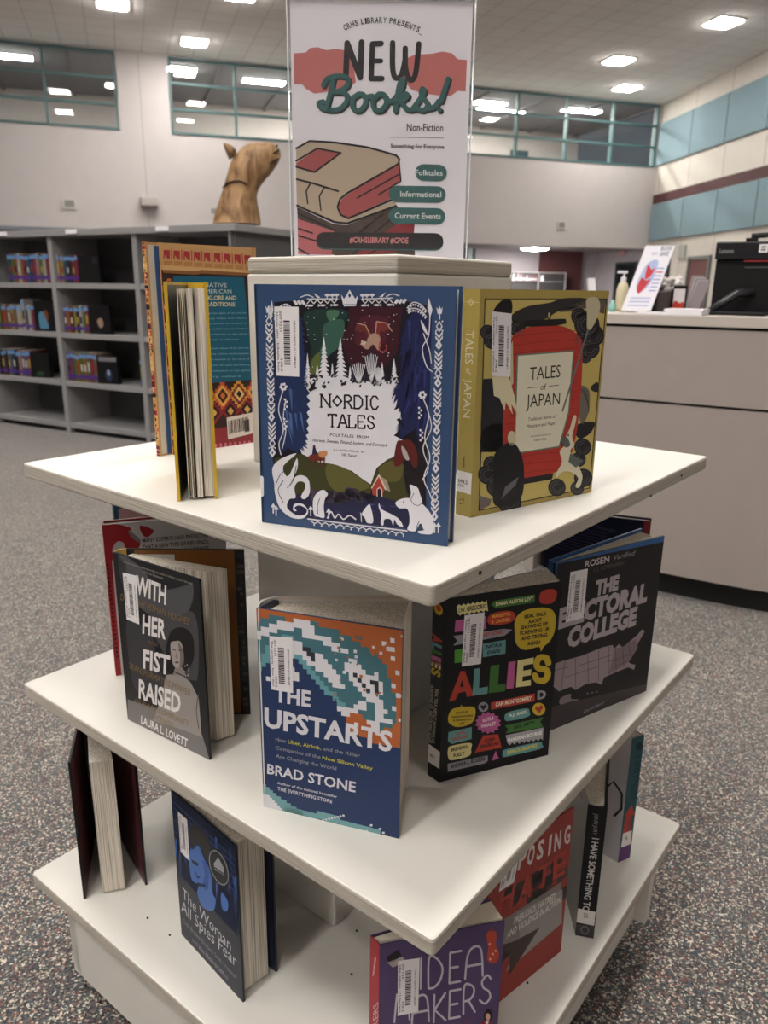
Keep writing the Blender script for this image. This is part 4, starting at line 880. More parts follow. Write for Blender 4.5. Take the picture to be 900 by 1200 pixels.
# white bird, mushrooms, troll, fox, bear
a.blob([(275, 985), (272, 930), (290, 898), (315, 888), (332, 905), (320, 925), (315, 960), (318, 998), (295, 996)], W_, 8); a.curve([(300, 920), (290, 950), (292, 985)], 2.5, '#33313c', 9)
for x, y in ((108, 955), (120, 965), (262, 965), (335, 975), (760, 1030), (775, 1030)): a.line([(x, y), (x, y + 26)], 5, W_, 8); a.poly([(x - 11, y + 3), (x, y - 14), (x + 11, y + 3)], W_, 8)
a.curve([(330, 1000), (345, 975), (360, 1000), (375, 985), (395, 1005), (420, 990), (445, 1005)], 5, W_, 8)
a.blob([(470, 985), (480, 965), (500, 945), (508, 965), (515, 1000), (512, 1020), (490, 1018), (482, 1000)], W_, 8); a.line([(466, 980), (468, 1015)], 3.5, W_, 8)
a.blob([(538, 955), (540, 940), (550, 965), (590, 985), (620, 1005), (635, 1035), (612, 1025), (600, 1005), (595, 1030), (585, 1005), (560, 1005), (556, 1028), (545, 1022), (548, 990)], W_, 8, n=4)
a.blob([(605, 940), (625, 925), (655, 920), (690, 930), (720, 950), (750, 990), (758, 1035), (748, 1062), (700, 1060), (695, 1050), (715, 1046), (705, 1020), (690, 1040), (680, 1052), (652, 1045), (660, 1020), (660, 985), (650, 962), (620, 960)], W_, 8, n=4)
a.blob([(668, 895), (662, 870), (672, 868), (695, 880), (702, 900), (712, 940), (690, 955), (668, 950), (664, 925)], W_, 9); a.curve([(680, 900), (668, 930), (690, 950), (712, 940)], 2.5, '#33313c', 10); a.curve([(700, 1010), (690, 1040), (720, 1045)], 2.5, '#33313c', 10); a.oval(637, 935, 3, 3, '#33313c', 10, n=6)
a.line([(250, 1004), (400, 1022), (650, 1050)], 5, W_, 8)
a.line([(262 + 15 * i, 1012 + 15 * i * .117 + (9 if i % 2 else 0)) for i in range(26)], 4, W_, 8)
for i in range(13): a.oval(276 + 30 * i, 1028 + 3.5 * i, 3.5, 3.5, W_, 8, n=8)
# lettering: serif capitals drawn as strokes
TXC = '#231820'
def serif(ch, x, y, wd, ht, sw=7):                        # x,y: lower-left; strokes in a unit box
    G = {'N': [[(0, 0), (0, 1)], [(0, 1), (1, 0)], [(1, 0), (1, 1)]], 'O': [[(.5, .12), (.95, .5), (.5, .92), (.05, .5), (.5, .12)]], 'R': [[(0, 0), (0, 1)], [(0, 1), (.6, 1), (.9, .82), (.85, .6), (.5, .5), (0, .5)], [(.45, .5), (1, 0)]], 'D': [[(0, 0), (0, 1)], [(0, 1), (.55, 1), (.95, .72), (.95, .28), (.55, 0), (0, 0)]],
         'I': [[(.5, 0), (.5, 1)]], 'C': [[(.95, .78), (.7, 1), (.3, 1), (.04, .72), (.04, .28), (.3, 0), (.7, 0), (.95, .22)]], 'T': [[(.5, 0), (.5, 1)], [(0, .86), (0, 1), (1, 1), (1, .86)]], 'A': [[(0, 0), (.45, 1), (.55, 1), (1, 0)], [(.2, .34), (.8, .34)]], 'L': [[(0, 1), (0, 0)], [(0, 0), (.9, 0), (.95, .25)]], 'E': [[(0, 0), (0, 1)], [(.9, .8), (.85, 1), (0, 1)], [(0, .5), (.65, .5)], [(0, 0), (.9, 0), (.95, .22)]], 'S': [[(.88, .78), (.65, 1), (.3, 1), (.06, .78), (.2, .58), (.75, .42), (.95, .22), (.7, 0), (.3, 0), (.05, .24)]]}
    k = .02
    for st_ in G[ch]: a.line([(x + u * wd, y - v * ht + u * wd * .035) for u, v in st_], sw, TXC, 6)
    for u, v in {'N': [(0, 0), (0, 1), (1, 1), (1, 0)], 'R': [(0, 0), (1, 0)], 'I': [(.5, 0), (.5, 1)], 'T': [(.5, 0)], 'A': [(0, 0), (1, 0)], 'L': [(0, 1)]}.get(ch, []): a.line([(x + u * wd - 7, y - v * ht), (x + u * wd + 7, y - v * ht + .5)], 4.5, TXC, 6, caps=False)
x = 306
for ch, wd in zip('NORDIC', (36, 40, 30, 34, 12, 32)): serif(ch, x, 553 + (x - 306) * .05, wd, 52); x += wd + 10
x = 334
for ch, wd in zip('TALES', (34, 36, 28, 30, 30)): serif(ch, x, 633 + (x - 334) * .05, wd, 50); x += wd + 8
a.text('FOLKTALES  FROM', (342, 671), (500, 683), 12, TXC, 6, .0); a.text('Norway, Sweden, Finland, Iceland, and Denmark', (270, 693), (575, 716), 14, TXC, 6, .0, .35)
a.text('ILLUSTRATIONS  BY', (357, 731), (485, 740), 8, TXC, 6); a.text('Ulla Thynell', (390, 751), (450, 757), 11, TXC, 6, 0, .35)
a.barcode((112, 136), (214, 140), (216, 428), (122, 422), 'Nordic tales : folktales from', L=11)
def tagbits(P0, hh): pass
A_, B_ = at(307, 612, Z1), at(524, 641, Z1); d = (B_ - A_).normalized(); n = Vector((-d.y, d.x, 0))
D_, E_ = A_ + n * .02, B_ + n * .017 + d * .001
a.cur = 'spine_label'; a.poly([(50, 832), (62, 832), (67, 840), (68, 908), (64, 916), (54, 916)], '#d5d3d4', 2); a.cur = ''
h1 = .233
book('hardcover_book', 'navy hardcover with white folk art border and snowy tree clearing, front of the top shelf', Z1, h1, A_, B_, D_, E_, [wedge(A_, B_, D_, E_)], NV, NV, NV, '#c9c4bc', a, None, rnd=0, bh=h1 - .004)
# ---- 2: gold book with a red lantern
C = [(205, 58), (797, 72), (698, 1030), (122, 1150)]
a = Art(C); GD = '#a18e4a'; BK = '#161518'; LT = '#b8a660'
a.poly([(222, 102), (785, 108), (690, 1012), (162, 1118)], BK); a.poly([(226, 106), (780, 112), (686, 1008), (168, 1112)], LT, 2)
a.poly([(205, 480), (290, 475), (292, 700), (270, 830), (182, 830), (186, 690)], '#242329', 3); a.blob([(200, 720), (260, 690), (290, 720), (280, 810), (215, 830), (180, 790)], BK, 3)
a.blob([(345, 180), (420, 140), (520, 125), (580, 105), (690, 108), (640, 150), (560, 165), (500, 200), (420, 215), (360, 230)], '#2b2a2c', 3, n=3); a.poly([(560, 170), (690, 108), (780, 112), (770, 180), (690, 150), (640, 165)], '#5d5148', 3)
for cx, cy, rr in ((690, 230, 62), (655, 190, 40), (720, 280, 52), (665, 300, 40), (700, 340, 50), (680, 380, 30), (370, 245, 40), (250, 300, 40), (230, 260, 36), (660, 810, 42), (640, 870, 36), (535, 1005, 44), (230, 890, 42), (210, 940, 48), (250, 1000, 50), (310, 1075, 60), (660, 960, 46), (630, 1010, 34)):
    a.oval(cx, cy, rr * .95, rr, '#242327', 3); 
    for q in (.72, .45): a.curve([(cx + rr * q * math.cos(t), cy + rr * q * math.sin(t)) for t in (0, 1, 2, 3, 4, 5)], 3.5, '#4e4c4e', 4, n=3)
a.blob([(640, 700), (715, 690), (700, 740), (650, 770), (625, 740)], '#1f1e21', 3); a.blob([(705, 520), (735, 500), (735, 545), (708, 540)], '#242327', 3); a.blob([(650, 520), (695, 540), (690, 640), (660, 700), (640, 620)], '#6b655c', 3)
for k in range(14): a.line([(655 + k * 3, 530 + k * 6), (690, 545 + k * 8)], 2.5, '#3f3b38', 4, caps=False)
RD_ = '#a8352b'
a.blob([(290, 815), (288, 700), (305, 480), (330, 320), (370, 260), (470, 228), (580, 236), (650, 280), (667, 340), (655, 560), (620, 800), (560, 910), (480, 945), (390, 965), (310, 930)], RD_, 4)
for k in range(17):
    y = 270 + k * 41; a.curve([(318 - k * 1.6, y + 18), (470, y - 4), (655 - k * 3.2, y - 14)], 2.5, '#7d2820', 5, n=4)
a.poly([(395, 215), (412, 205), (592, 200), (596, 222), (545, 232), (400, 236)], '#1b1a1c', 5); a.oval(516, 183, 10, 20, '#1b1a1c', 5); a.oval(516, 183, 5, 14, LT, 6); a.poly([(362, 962), (520, 935), (512, 965), (380, 988)], '#1b1a1c', 5)
a.poly([(362, 366), (628, 348), (600, 640), (552, 810), (335, 842)], '#5e7366', 6); a.poly([(368, 372), (622, 355), (594, 640), (547, 804), (341, 835)], '#d3cfb9', 7)
a.blob([(260, 160), (300, 112), (340, 108), (348, 150), (330, 190), (270, 200)], '#1a191b', 5)
a.poly([(245, 470), (320, 460), (345, 560), (362, 660), (330, 600), (335, 650), (305, 590), (298, 632), (275, 570), (250, 560)], '#cfc7a6', 7); a.poly([(325, 340), (345, 300), (342, 500), (330, 520)], '#b9b294', 7)
a.line([(695, 250), (568, 635)], 8, '#6f6d6c', 8); a.blob([(690, 110), (740, 105), (750, 160), (715, 240), (690, 250), (690, 180)], '#b9b095', 7)
a.blob([(245, 840), (300, 790), (350, 800), (380, 900), (360, 1060), (240, 1090), (235, 980), (240, 900)], '#1b1a1d', 8); a.oval(328, 765, 20, 36, '#c5bc9c', 8); a.poly([(290, 1000), (355, 950), (340, 990), (270, 1060)], '#5f5d62', 9); a.poly([(165, 1040), (225, 1060), (215, 1090), (168, 1112)], '#6b5f60', 5)
a.blob([(600, 720), (618, 660), (632, 665), (620, 720), (610, 760), (620, 800), (600, 830), (630, 890), (655, 950), (640, 1005), (620, 1000), (635, 960), (600, 930), (560, 930), (530, 960), (535, 930), (560, 880), (550, 830), (575, 800), (580, 760)], '#cfc9b0', 9, n=3); a.poly([(600, 840), (660, 875), (625, 910), (590, 880)], '#5d6360', 10); a.oval(592, 752, 4, 6, '#2a2728', 11, n=7); a.blob([(560, 770), (585, 762), (600, 800), (575, 810)], '#5d6360', 10)
a.text('TALES', (418, 487), (560, 474), (4, -64), '#1f1d1c', 8, -.002); a.text('of', (468, 534), (496, 532), 30, '#1f1d1c', 8, 0, .2); a.line([(408, 524), (458, 520)], 3, '#1f1d1c', 8); a.line([(506, 517), (554, 512)], 3, '#1f1d1c', 8)
a.text('JAPAN', (398, 617), (555, 604), (4, -64), '#1f1d1c', 8, -.002)
a.text('Traditional Stories of', (407, 682), (535, 668), 17, '#2a2826', 8, 0, .3); a.text('Monsters and Magic', (398, 716), (533, 700), 17, '#2a2826', 8, 0, .3); a.text('ILLUSTRATIONS BY', (417, 760), (512, 751), 8, '#2a2826', 8); a.text('Kotaro Chiba', (432, 780), (490, 774), 12, '#2a2826', 8, 0, .3)
a.barcode((252, 162), (342, 174), (328, 470), (240, 465), 'Tales of Japan : traditional', L=12)
sp = Art([(100, 58), (180, 58), (130, 1150), (55, 1140)]); sp.rect(30, 30, 220, 200, GD) if 0 else None
sp.line([(100, 119), (175, 121)], 3, '#c9bd8a'); sp.line([(118, 121), (134, 104), (150, 121), (134, 138)], 4, '#c9bd8a', closed=True, L=2); sp.line([(127, 121), (136, 112), (145, 121), (136, 131)], 3, '#c9bd8a', closed=True, L=2)
sp.text('TALES', (110, 256), (106, 412), (40, 0), '#cfc9ae'); sp.text('of', (110, 432), (108, 460), (28, 2), '#cfc9ae', shear=.2); sp.text('JAPAN', (104, 482), (94, 668), (38, 2), '#cfc9ae')
sp.rect(97, 860, 102, 915, '#5d5222'); sp.line([(72, 1072), (100, 1062), (92, 1088), (75, 1090)], 3, '#5d5222')
sp.cur = 'spine_label'; sp.poly([(58, 925), (140, 935), (134, 1038), (52, 1025)], '#dcd8d4', 3); sp.text('398.2', (70, 985), (118, 990), 17, '#2a2a2a', 4, .02); sp.text('CHI', (70, 1005), (98, 1008), 15, '#2a2a2a', 4, .02)
A_, D_, B_ = at(551, 607, Z1), at(533.5, 602, Z1), at(693, 577, Z1); h2 = .231; d = (B_ - A_).normalized(); n = Vector((-d.y, d.x, 0)); E_ = B_ + n * .024
book('hardcover_book', 'gold hardcover with a red lantern cover and gold spine, right side of the top shelf', Z1, h2, A_, B_, D_, E_, [wedge(A_, B_, D_, E_, s=.004)], GD, GD, GD, '#c9c4bc', a, sp, bh=h2 - .004)
# ---- 3: yellow edged book, fore-edge towards the viewer
A_, E_ = at(208, 588, Z1), at(255.5, 585, Z1); mid = (A_ + E_) / 2; bk = (mid - Vector((EYE.x, EYE.y, Z1))).normalized(); bk.z = 0
rt = Vector((bk.y, -bk.x, 0)); sc0 = mid + bk * .155 + rt * .012
BL_ = '#17161a'
def ext(r, z, h, A, B, D, E):
    b = MB()                                              # loose leaves fanned between the dark endpaper and the block
    for k, t in enumerate((.30, .36, .40, .45)):
        p = lerp(B, E, t) + bk * .006 * (k % 2); q = lerp(A, D, .35 + .08 * k) + bk * -.004; d = (q - p).normalized(); n = Vector((-d.y, d.x, 0)) * .0006
        b.prism([(v.x, v.y) for v in (p, q, q + n, p + n)], z + .003, z + h - .007, CREAMP)
    b.build('loose_leaf', r)
Bf, Ef = A_, E_; As, Ds = sc0 - rt * .013, sc0 + rt * .013
pg = lambda t, k: lerp(Bf, Ef, t) + bk * k
YL = '#c2a02c'
book('hardcover_book', 'yellow edged hardcover standing half open with its pages facing out, top shelf left', Z1, .2345, As, Bf, Ds, Ef, [[lerp(As, Ds, .45), pg(.50, .004), pg(.64, .002), lerp(As, Ds, .6)], [lerp(As, Ds, .62), pg(.68, .006), pg(.93, .004), lerp(As, Ds, .9)]], YL, YL, YL, BL_, th=.0034, extra=ext, cbin=BL_, bh=.228)
# ---- 4: open book with geometric woven pattern and teal blurb, behind the yellow one
C = [(130, 45), (592, 75), (555, 897), (205, 940)]
a = Art(C); TN = '#c59a68'
a.rect(100, 20, 620, 980, '#3a2420'); a.poly([(130, 45), (592, 75), (585, 205), (140, 175)], TN, 2); a.poly([(136, 160), (588, 190), (586, 214), (142, 182)], '#d3aa78', 3)
for i in range(9):
    x = 150 + i * 48; y = 82 + i * 3.6; a.poly([(x, y), (x + 30, y + 2), (x + 30, y + 46), (x + 20, y + 46), (x + 6, y + 24), (x + 6, y + 46), (x, y + 46)], '#a8353c', 3); a.rect(x + 36, y - 4, x + 41, y + 50, '#b44a40', 3); a.rect(x + 2, y + 56, x + 40, y + 76, '#b8824c', 3)
a.poly([(150, 182), (300, 190), (330, 184), (480, 196), (590, 205), (590, 216), (480, 212), (330, 202), (300, 208), (150, 198)], '#8a5c34', 4)
rn = random.Random(4)
def zig(x, y, wd, ht, cs):
    for k, c in enumerate(cs):
        f = 1 - k / len(cs); n = 4; pts = []
        up_ = [(x - wd * f * (1 - i / n), y - ht * f * (i / n)) for i in range(n + 1)]; st_ = []
        for i in range(n): st_ += [(x - wd * f * (1 - i / n), y - ht * f * i / n), (x - wd * f * (1 - i / n), y - ht * f * (i + 1) / n)]
        st2 = [(2 * x - p, q) for p, q in st_[::-1]]; lo = [(p, 2 * y - q) for p, q in st2[::-1]]; lo2 = [(2 * x - p, q) for p, q in lo[::-1]]
        a.poly(st_ + st2, c, 3 + k); a.poly([(p, 2 * y - q) for p, q in st_ + st2], c, 3 + k)
for i in range(8): zig(178 + i * 5, 270 + i * 90, 34, 44, [('#c9803a', '#7d2430', '#d8b070', '#1f1a1c'), ('#b23a34', '#d9a860', '#2a2024', '#3a6a64'), ('#d2a35c', '#8c2a2c', '#241c1e', '#c8742e')][i % 3])
for i in range(5): zig(270 + i * 68, 742 - i * 6, 40, 52, [('#c9583a', '#e0a850', '#3a1a20', '#d8742e'), ('#d89a3c', '#7d2430', '#e8c070', '#1f1a1c')][i % 2])
for i in range(5): zig(300 + i * 68, 800 - i * 6, 34, 40, ('#8c2a2c', '#2a2024', '#d9a860'))
a.poly([(205, 870), (556, 828), (555, 900), (205, 945)], '#8a2f34', 7)
for i in range(18): a.rect(215 + i * 19, 914 - i * 1.2, 224 + i * 19, 936 - i * 1.6, '#c9707a', 8)
a.poly([(196, 212), (525, 222), (540, 668), (226, 690)], '#1d5f78', 8)
for k, (t, x0, x1, y, hh) in enumerate((('NATIVE', 338, 443, 268, 20), ('AMERICAN', 325, 463, 298, 20), ('FOLKLORE AND', 312, 484, 328, 20), ('TRADITIONS', 330, 476, 358, 20))): a.text(t, (x0, y - 2), (x1, y), hh, '#c9d2cc' if k < 2 else '#d8cfa8', 9, .0 if k < 2 else .02)
for k in range(12):
    y = 392 + k * 23 - (0 if k < 6 else -14); a.text(['is to the great value of its stories', 'of the many tribes and nations', 'of America known as the land of', 'legends beyond the past and history', 'and an introduction to the spirits', 'of every culture'][k % 6], (290, y), (525 - 40 * (k % 6 == 5), y - 1), 8, '#8fb6c4', 9)
a.poly([(418, 812), (535, 792), (538, 866), (420, 890)], '#dcd2c6', 9)
for k in range(16): x = 424 + k * 5.2; a.poly([(x, 824 - k), (x + 2 + (k % 3), 824 - k), (x + 2 + k % 3, 872 - k), (x, 872 - k)], '#3a2a2a', 10)
a.poly([(488, 822), (508, 818), (508, 862), (488, 866)], '#5a5050', 10)
En = at(203, 533, Z1); dirn = Vector((.70, .71, 0)).normalized(); Dn = En + dirn * .155
Bn = at(184, 534, Z1); An = Dn + Vector((-.026, .022, 0))
CR = '#b98a5c'; h4 = .285
b4 = Art([(0, 0), (100, 0), (100, 100), (0, 100)])
def ext4(r, z, h, A, B, D, E):
    b = MB(); p0 = E + (B - E) * .30; p1 = p0 + dirn * .12; n = (B - E).normalized(); b.prism([(v.x, v.y) for v in (p0, p1, p1 + n * .001, p0 + n * .001)], z + .002, z + h - .004, off_mat('#274a78')); b.build('endpaper', r)
    d = (A - B).normalized(); n = Vector((-d.y, d.x, 0)); n = n if n.dot((D + E) / 2 - (A + B) / 2) > 0 else -n
    P, X, N, L = face_frame(B - d * .0002, B - d * .0002 + n * .0075, z + .0004, -d); f = Art([(0, 0), (10, 0), (10, 100), (0, 100)], L, h); rr = random.Random(8); y = 0
    while y < 100: k = rr.uniform(1.2, 4); f.rect(0, y, 10, y + k * .8, rr.choice(['#a8353c', '#d8b070', '#2a2024', '#b8824c', '#7d2430', '#c9a070', '#d8a860'])); f.poly([(2, y), (8, y + k * .4), (2, y + k * .8)], rr.choice(['#2a2024', '#d8b070', '#7d2430']), 2); y += k
    b = MB(); f.put(b, '', P, X, UP, N); b.build('patterned_edge', r)
pgb = lambda p, q, t: lerp(p, q, t)
book('hardcover_book', 'tall open hardcover with woven zigzag pattern and teal blurb panel, top shelf back left', Z1, h4, An, Bn, Dn, En, [[lerp(An, Dn, .3), lerp(Bn, En, .40) + dirn * .004, lerp(Bn, En, .66) + dirn * .004, lerp(An, Dn, .66)]], '#c59a68', CR, CR, '#cfc6b6', None, None, a, th=.0075, extra=ext4, bh=h4 - .006)
# ---- 5: dark jacket with white capitals, photo of a woman
C = [(82, 258), (470, 378), (512, 1168), (148, 998)]
a = Art(C); a.poly(C, '#1a1a1d'); a.poly([(95, 275), (140, 300), (200, 990), (150, 985)], '#17171a', 2)
a.blob([(110, 270), (200, 320), (300, 420), (420, 400), (440, 390), (440, 470), (390, 560), (300, 560), (200, 500), (130, 420)], '#47474b', 2); a.blob([(150, 560), (260, 620), (330, 760), (330, 860), (260, 900), (180, 860), (150, 700)], '#323236', 3)
a.poly([(148, 910), (320, 960), (480, 1060), (512, 1168), (148, 998)], '#6d6a69', 3); a.poly([(320, 800), (380, 790), (430, 830), (465, 900), (478, 1070), (400, 1040), (260, 1000), (300, 900)], '#8a8480', 4); a.curve([(465, 880), (455, 950), (465, 1030)], 4, '#4a4646', 5)
a.blob([(250, 520), (360, 540), (440, 520), (465, 620), (462, 800), (430, 820), (300, 800), (270, 680)], '#3d3d40', 3); a.blob([(350, 600), (400, 590), (440, 630), (445, 720), (420, 770), (380, 790), (330, 790), (320, 700), (330, 640)], '#0e0d10', 4); a.blob([(342, 660), (360, 650), (385, 652), (398, 690), (400, 740), (380, 768), (358, 762), (345, 720)], '#9a918c', 5); a.blob([(375, 655), (398, 690), (400, 745), (382, 766), (384, 710)], '#6a625f', 6)
a.line([(350, 685), (364, 690)], 4, '#2a2626', 7); a.line([(378, 690), (390, 690)], 4, '#2a2626', 7); a.poly([(368, 695), (376, 724), (362, 724)], '#7a706c', 7); a.oval(370, 743, 10, 4.5, '#4a3c3a', 7, n=10); a.poly([(362, 766), (395, 765), (410, 800), (350, 800)], '#7d7470', 5); a.line([(360, 785), (405, 805)], 5, '#2a2828', 6)
for k in range(8): a.oval(412 + 10 * math.cos(k), 778 + 26 * math.sin(k), 3.5, 3.5, '#8a8684', 6, n=6)
for t, x0, y0, x1, y1, hh in (('WITH', 188, 438, 322, 488, 82), ('HER', 216, 615, 320, 640, 84), ('FIST', 218, 768, 337, 798, 84), ('RAISED', 198, 900, 384, 966, 84)): a.text(t, (x0, y0), (x1, y1), (2, -hh), '#d6d2d0', 8, .03)
a.text('LAURA L. LOVETT', (208, 1012), (414, 1112), (2, -34), '#d6d2d0', 8, .02)
for t, x0, y0, x1, y1, hh in (('DOROTHY PITMAN HUGHES', 118, 470, 425, 578, 30), ('and the', 240, 660, 282, 675, 18), ('TRANSFORMATIVE POWER', 152, 772, 430, 892, 28), ('OF BLACK COMMUNITY', 180, 925, 420, 1022, 24), ('ACTIVISM', 262, 992, 350, 1030, 22)): a.text(t, (x0, y0), (x1, y1), (2, -hh), '#7a6440', 7)
a.text('this smart and lively book about the movement is told by voices of the time', (130, 303), (440, 400), (1, -9), '#9a958c', 8); a.text('Gloria Steinem', (222, 348), (310, 378), (1, -10), '#9a958c', 8)
a.barcode((128, 348), (190, 362), (203, 578), (146, 556), 'With her fist raised : Dorothy', L=9)
A_, B_, E_ = at(150, 843, Z2), at(246, 891, Z2), at(294, 836, Z2); D_ = A_ + Vector((.012, .016, 0)); h5 = .231
BR = '#7d5026'
flap = Art([(330, 250), (650, 250), (690, 970), (330, 970)])
def ext5(r, z, h, A, B, D, E):
    d = (E - D).normalized(); n = Vector((-d.y, d.x, 0)); n = n if n.dot(EYE - E) > 0 else -n
    b = MB(); p = D + d * .01 + n * .0034; q = E + n * .0034 - d * .012; b.prism([(v.x, v.y) for v in (p, q, q + n * .0004, p + n * .0004)], z + .003, z + h - .001, off_mat(BR))
    P, X, N, L = face_frame(p + n * .0004, q + n * .0004, z, n); f = Art([(0, 0), (100, 0), (100, 140), (0, 140)], L, h)
    for k in range(26): f.rect(74, 14 + k * 4.6, 92, 15.6 + k * 4.6, '#5a3818')
    f.rect(5, 4, 40, 14, '#c9c4be'); f.put(b, '', P, X, UP, N); b.build('jacket_flap', r)
    P, X, N, L = face_frame(E - d * .012 + n * .003, E + n * .003, z, n); f = Art([(0, 0), (10, 0), (10, 140), (0, 140)], L, h); b = MB(); rr = random.Random(9)
    for k in range(30): f.rect(rr.uniform(0, 5), 3 + k * 4.5, rr.uniform(6, 10), 6 + k * 4.5, rr.choice(['#4a4846', '#2c383c', '#1e1e22', '#3a342e']))
    f.put(b, '', P, X, UP, N); b.build('flap_edge', r)
pn, pf = at(254, 870, Z2), at(275, 863, Z2)
book('hardcover_book', 'dark jacketed hardcover with white capitals and a portrait of a woman, middle shelf left', Z2, h5, A_, B_, D_, E_, [[A_ + (pn - A_) * .08, pn, pf, D_ + (pf - D_) * .06]], '#1a1a1d', '#b9974e', '#1c1c1f', '#c9c1b4', a, None, None, extra=ext5, cbin='#1f1e20', rnd=.004, bh=h5 - .006)
# ---- 6: red and grey book with block text behind it
C = [(95, 122), (800, 40), (800, 700), (140, 815)]
a = Art(C); a.rect(60, 0, 840, 900, '#a9a5a4')
a.poly([(95, 122), (135, 118), (172, 815), (140, 818)], '#8a1f26', 2); a.blob([(95, 125), (250, 125), (255, 160), (310, 195), (280, 235), (225, 225), (215, 200), (180, 195), (150, 230), (150, 280), (110, 300)], '#8a1f26', 3); a.blob([(315, 115), (390, 135), (350, 168), (320, 150)], '#8a1f26', 3); a.blob([(250, 140), (310, 180), (300, 195), (255, 165)], '#6f6c6c', 4)
for i in range(22): a.rect(112 + i * 1.6, 300 + i * 20, 124 + i * 1.6, 311 + i * 20, '#3c1014', 4)
for t, y in (('MANY EXPERTS HAD PREDICTED', 182), ('THAT A NEW TYPE OF INFLUENZA', 212), ('WAS THE MOST LIKELY DISEASE', 242), ('TO CAUSE A GLOBAL PANDEMIC', 272)): a.text(t, (322, y + 12), (700, y - 30), 19, '#2a2828', 4, .015)
a.poly([(655, 215), (735, 240), (735, 300), (655, 300)], '#232a4c', 5)
P6 = at(136, 792, Z2); dr = Vector((.92, .38, 0)).normalized(); Q6 = P6 + dr * .168; nb = Vector((-dr.y, dr.x, 0))
book('hardcover_book', 'red and grey hardcover with small block text behind the dark portrait book, middle shelf', Z2, .229, P6 + nb * .022, Q6 + nb * .018, P6, Q6, [wedge(P6 + nb * .022, Q6 + nb * .018, P6, Q6)], '#8a1f26', '#8a1f26', '#a9a5a4', '#c9c4bc', None, None, a)
P7 = at(141, 765, Z2) + Vector((-.01, .05, 0)); Q7 = P7 + Vector((.12, .05, 0)); hh = at(126, 592, Z2 + .2).y
def slim(name, label, z, h, P, Q, t, cf, cs, a=None, inn='#c9c4bc'):
    d = (Q - P).normalized(); n = Vector((-d.y, d.x, 0)); n = n if n.dot(P - EYE) > 0 else -n
    return book(name, label, z, h, P, Q, P + n * t, Q + n * t, [wedge(P, Q, P + n * t, Q + n * t)], cf, cs, cf, inn, a)
a = Art([(0, 0), (100, 0), (100, 140), (0, 140)]); a.rect(0, 0, 100, 140, '#2f5570'); a.rect(4, 4, 96, 136, '#c9a5ac', 2); a.rect(12, 20, 88, 60, '#8a2f3a', 3)
def top_at(P, z, y):
    lo, hi = .05, .5
    for _ in range(40):
        m_ = (lo + hi) / 2
        if pxy(Vector((P.x, P.y, z + m_)))[1] > y: lo = m_
        else: hi = m_
    return lo
P7 = at(139, 772, Z2) + Vector((.0, .035, 0)); P7.z = Z2
slim('hardcover_book', 'pink cover with a blue border, its corner peeking out behind the red and grey book', Z2, top_at(P7, Z2, 592), P7, P7 + Vector((.14, .075, 0)), .015, '#2f5570', '#2f5570', a)
# ---- 7: pixelated wave cover
C = [(58, 92), (722, 212), (728, 1136), (115, 992)]
a = Art(C); NB = '#26365a'; OR = '#a65c33'; TL_ = '#416a74'; TD = '#3c6673'; WH = '#cdccd2'
a.poly([(50, 60), (730, 200), (735, 1150), (110, 1000)], NB)
def grid(rows, ox, oy, sx, sy, kx, ky, cm, L):           # ox,oy top-left; kx: slant of a row, ky: slant of a column
    for j, rw in enumerate(rows):
        i = 0
        while i < len(rw):
            c = rw[i]; k = i
            while k < len(rw) and rw[k] == c: k += 1
            if c in cm:
                f = lambda u, v: (ox + u * sx + v * ky, oy + v * sy + u * kx); a.poly([f(i, j), f(k, j), f(k, j + 1), f(i, j + 1)], cm[c], L)
            i = k
ROWS = ["OOOOOOOOOOOOOOOOOOOOOOOOOOOOOOOOOOO", "OOOTTTTOOWWWWTTOOOOOOOOOOOOOOOOOOOO", "OTTTTWWWWWWWWWTTTTTTOOOOOOOOOOOOWOO", "TTTWWWWWWTTWWWTTTTTTTTTOOOOOOOWOOOO", "TWWWWTTTTTTWWWWWWWTTTTTTTOOOOOOWWOO", "WWWTTTDDDTTTTTTTWWWWTTTTTTTOOOOOOOO", "WTTTDDDDWWWTTTTTTTWWWWTTTTTTTOOOWOO", "TTTDDDWWWWWKKTTTTTTTTTTTTTTTTTOOOOO", "TTDDWWWWWWWWKKWWTTTTTTWWTTTTTTTOOOO", "TTDDWWWWWDDWWKWWWTTTTWWWWTTTTTTOOWO",
        "TDDNNWWWNNDDWWWWWWTTTWWWWWTTWTTOOOO", "TDDNNWWNNNNDDTWWWWWTTTWKWWWWWTTTOOO", "DDNNNWWWWNNNDDTTWWWWTTWWKWWKKWTTWOO", "DNNNNNWWWWNNNDDTTWWWTTTWWKWWKWTTOOO", "NNNNNNNNWWNNNNDDTTWWWTTTWWKWKWTTTWO", "NNWNNNNWNNNNNNNDDTTTTTTTTWWWWTTTTOO", "NNNNNNNNNNWNNNNNDDDTTTTTTTWWWWTTTOO", "NNNNNNNNNNNNNWWNNNDDTTTTWWTTWWTTWOO", "NNNNNNNNNNNNNNNNNNNDDTTWWWTTWWWTTOO", "NNNNNNNNNNNNNNNNNNNWWWWWTTTTWWTTTOO", "NNNNNNNNNNNNNNNNNNNNWWOOOTTTWWWWTOO", "NNNNNNNNNNNNNNNNNNNNNOOOOOWWWTTTOOO", "NNNNNNNNNNNNNNNNNNNNNOOWOOOWWTOOOOO", "NNNNNNNNNNNNNNNNNNNNNNOOOOOOWOOOOOO", "NNNNNNNNNNNNNNNNNNNNNNNNOOOOOOOOOOO", "NNNNNNNNNNNNNNNNNNNNNNNNNNOOOOOOOOO"]
ROWS = [rw[:16].replace('W', 'N') + rw[16:] if j in (16, 17) else rw for j, rw in enumerate(ROWS)]   # calm water behind the title
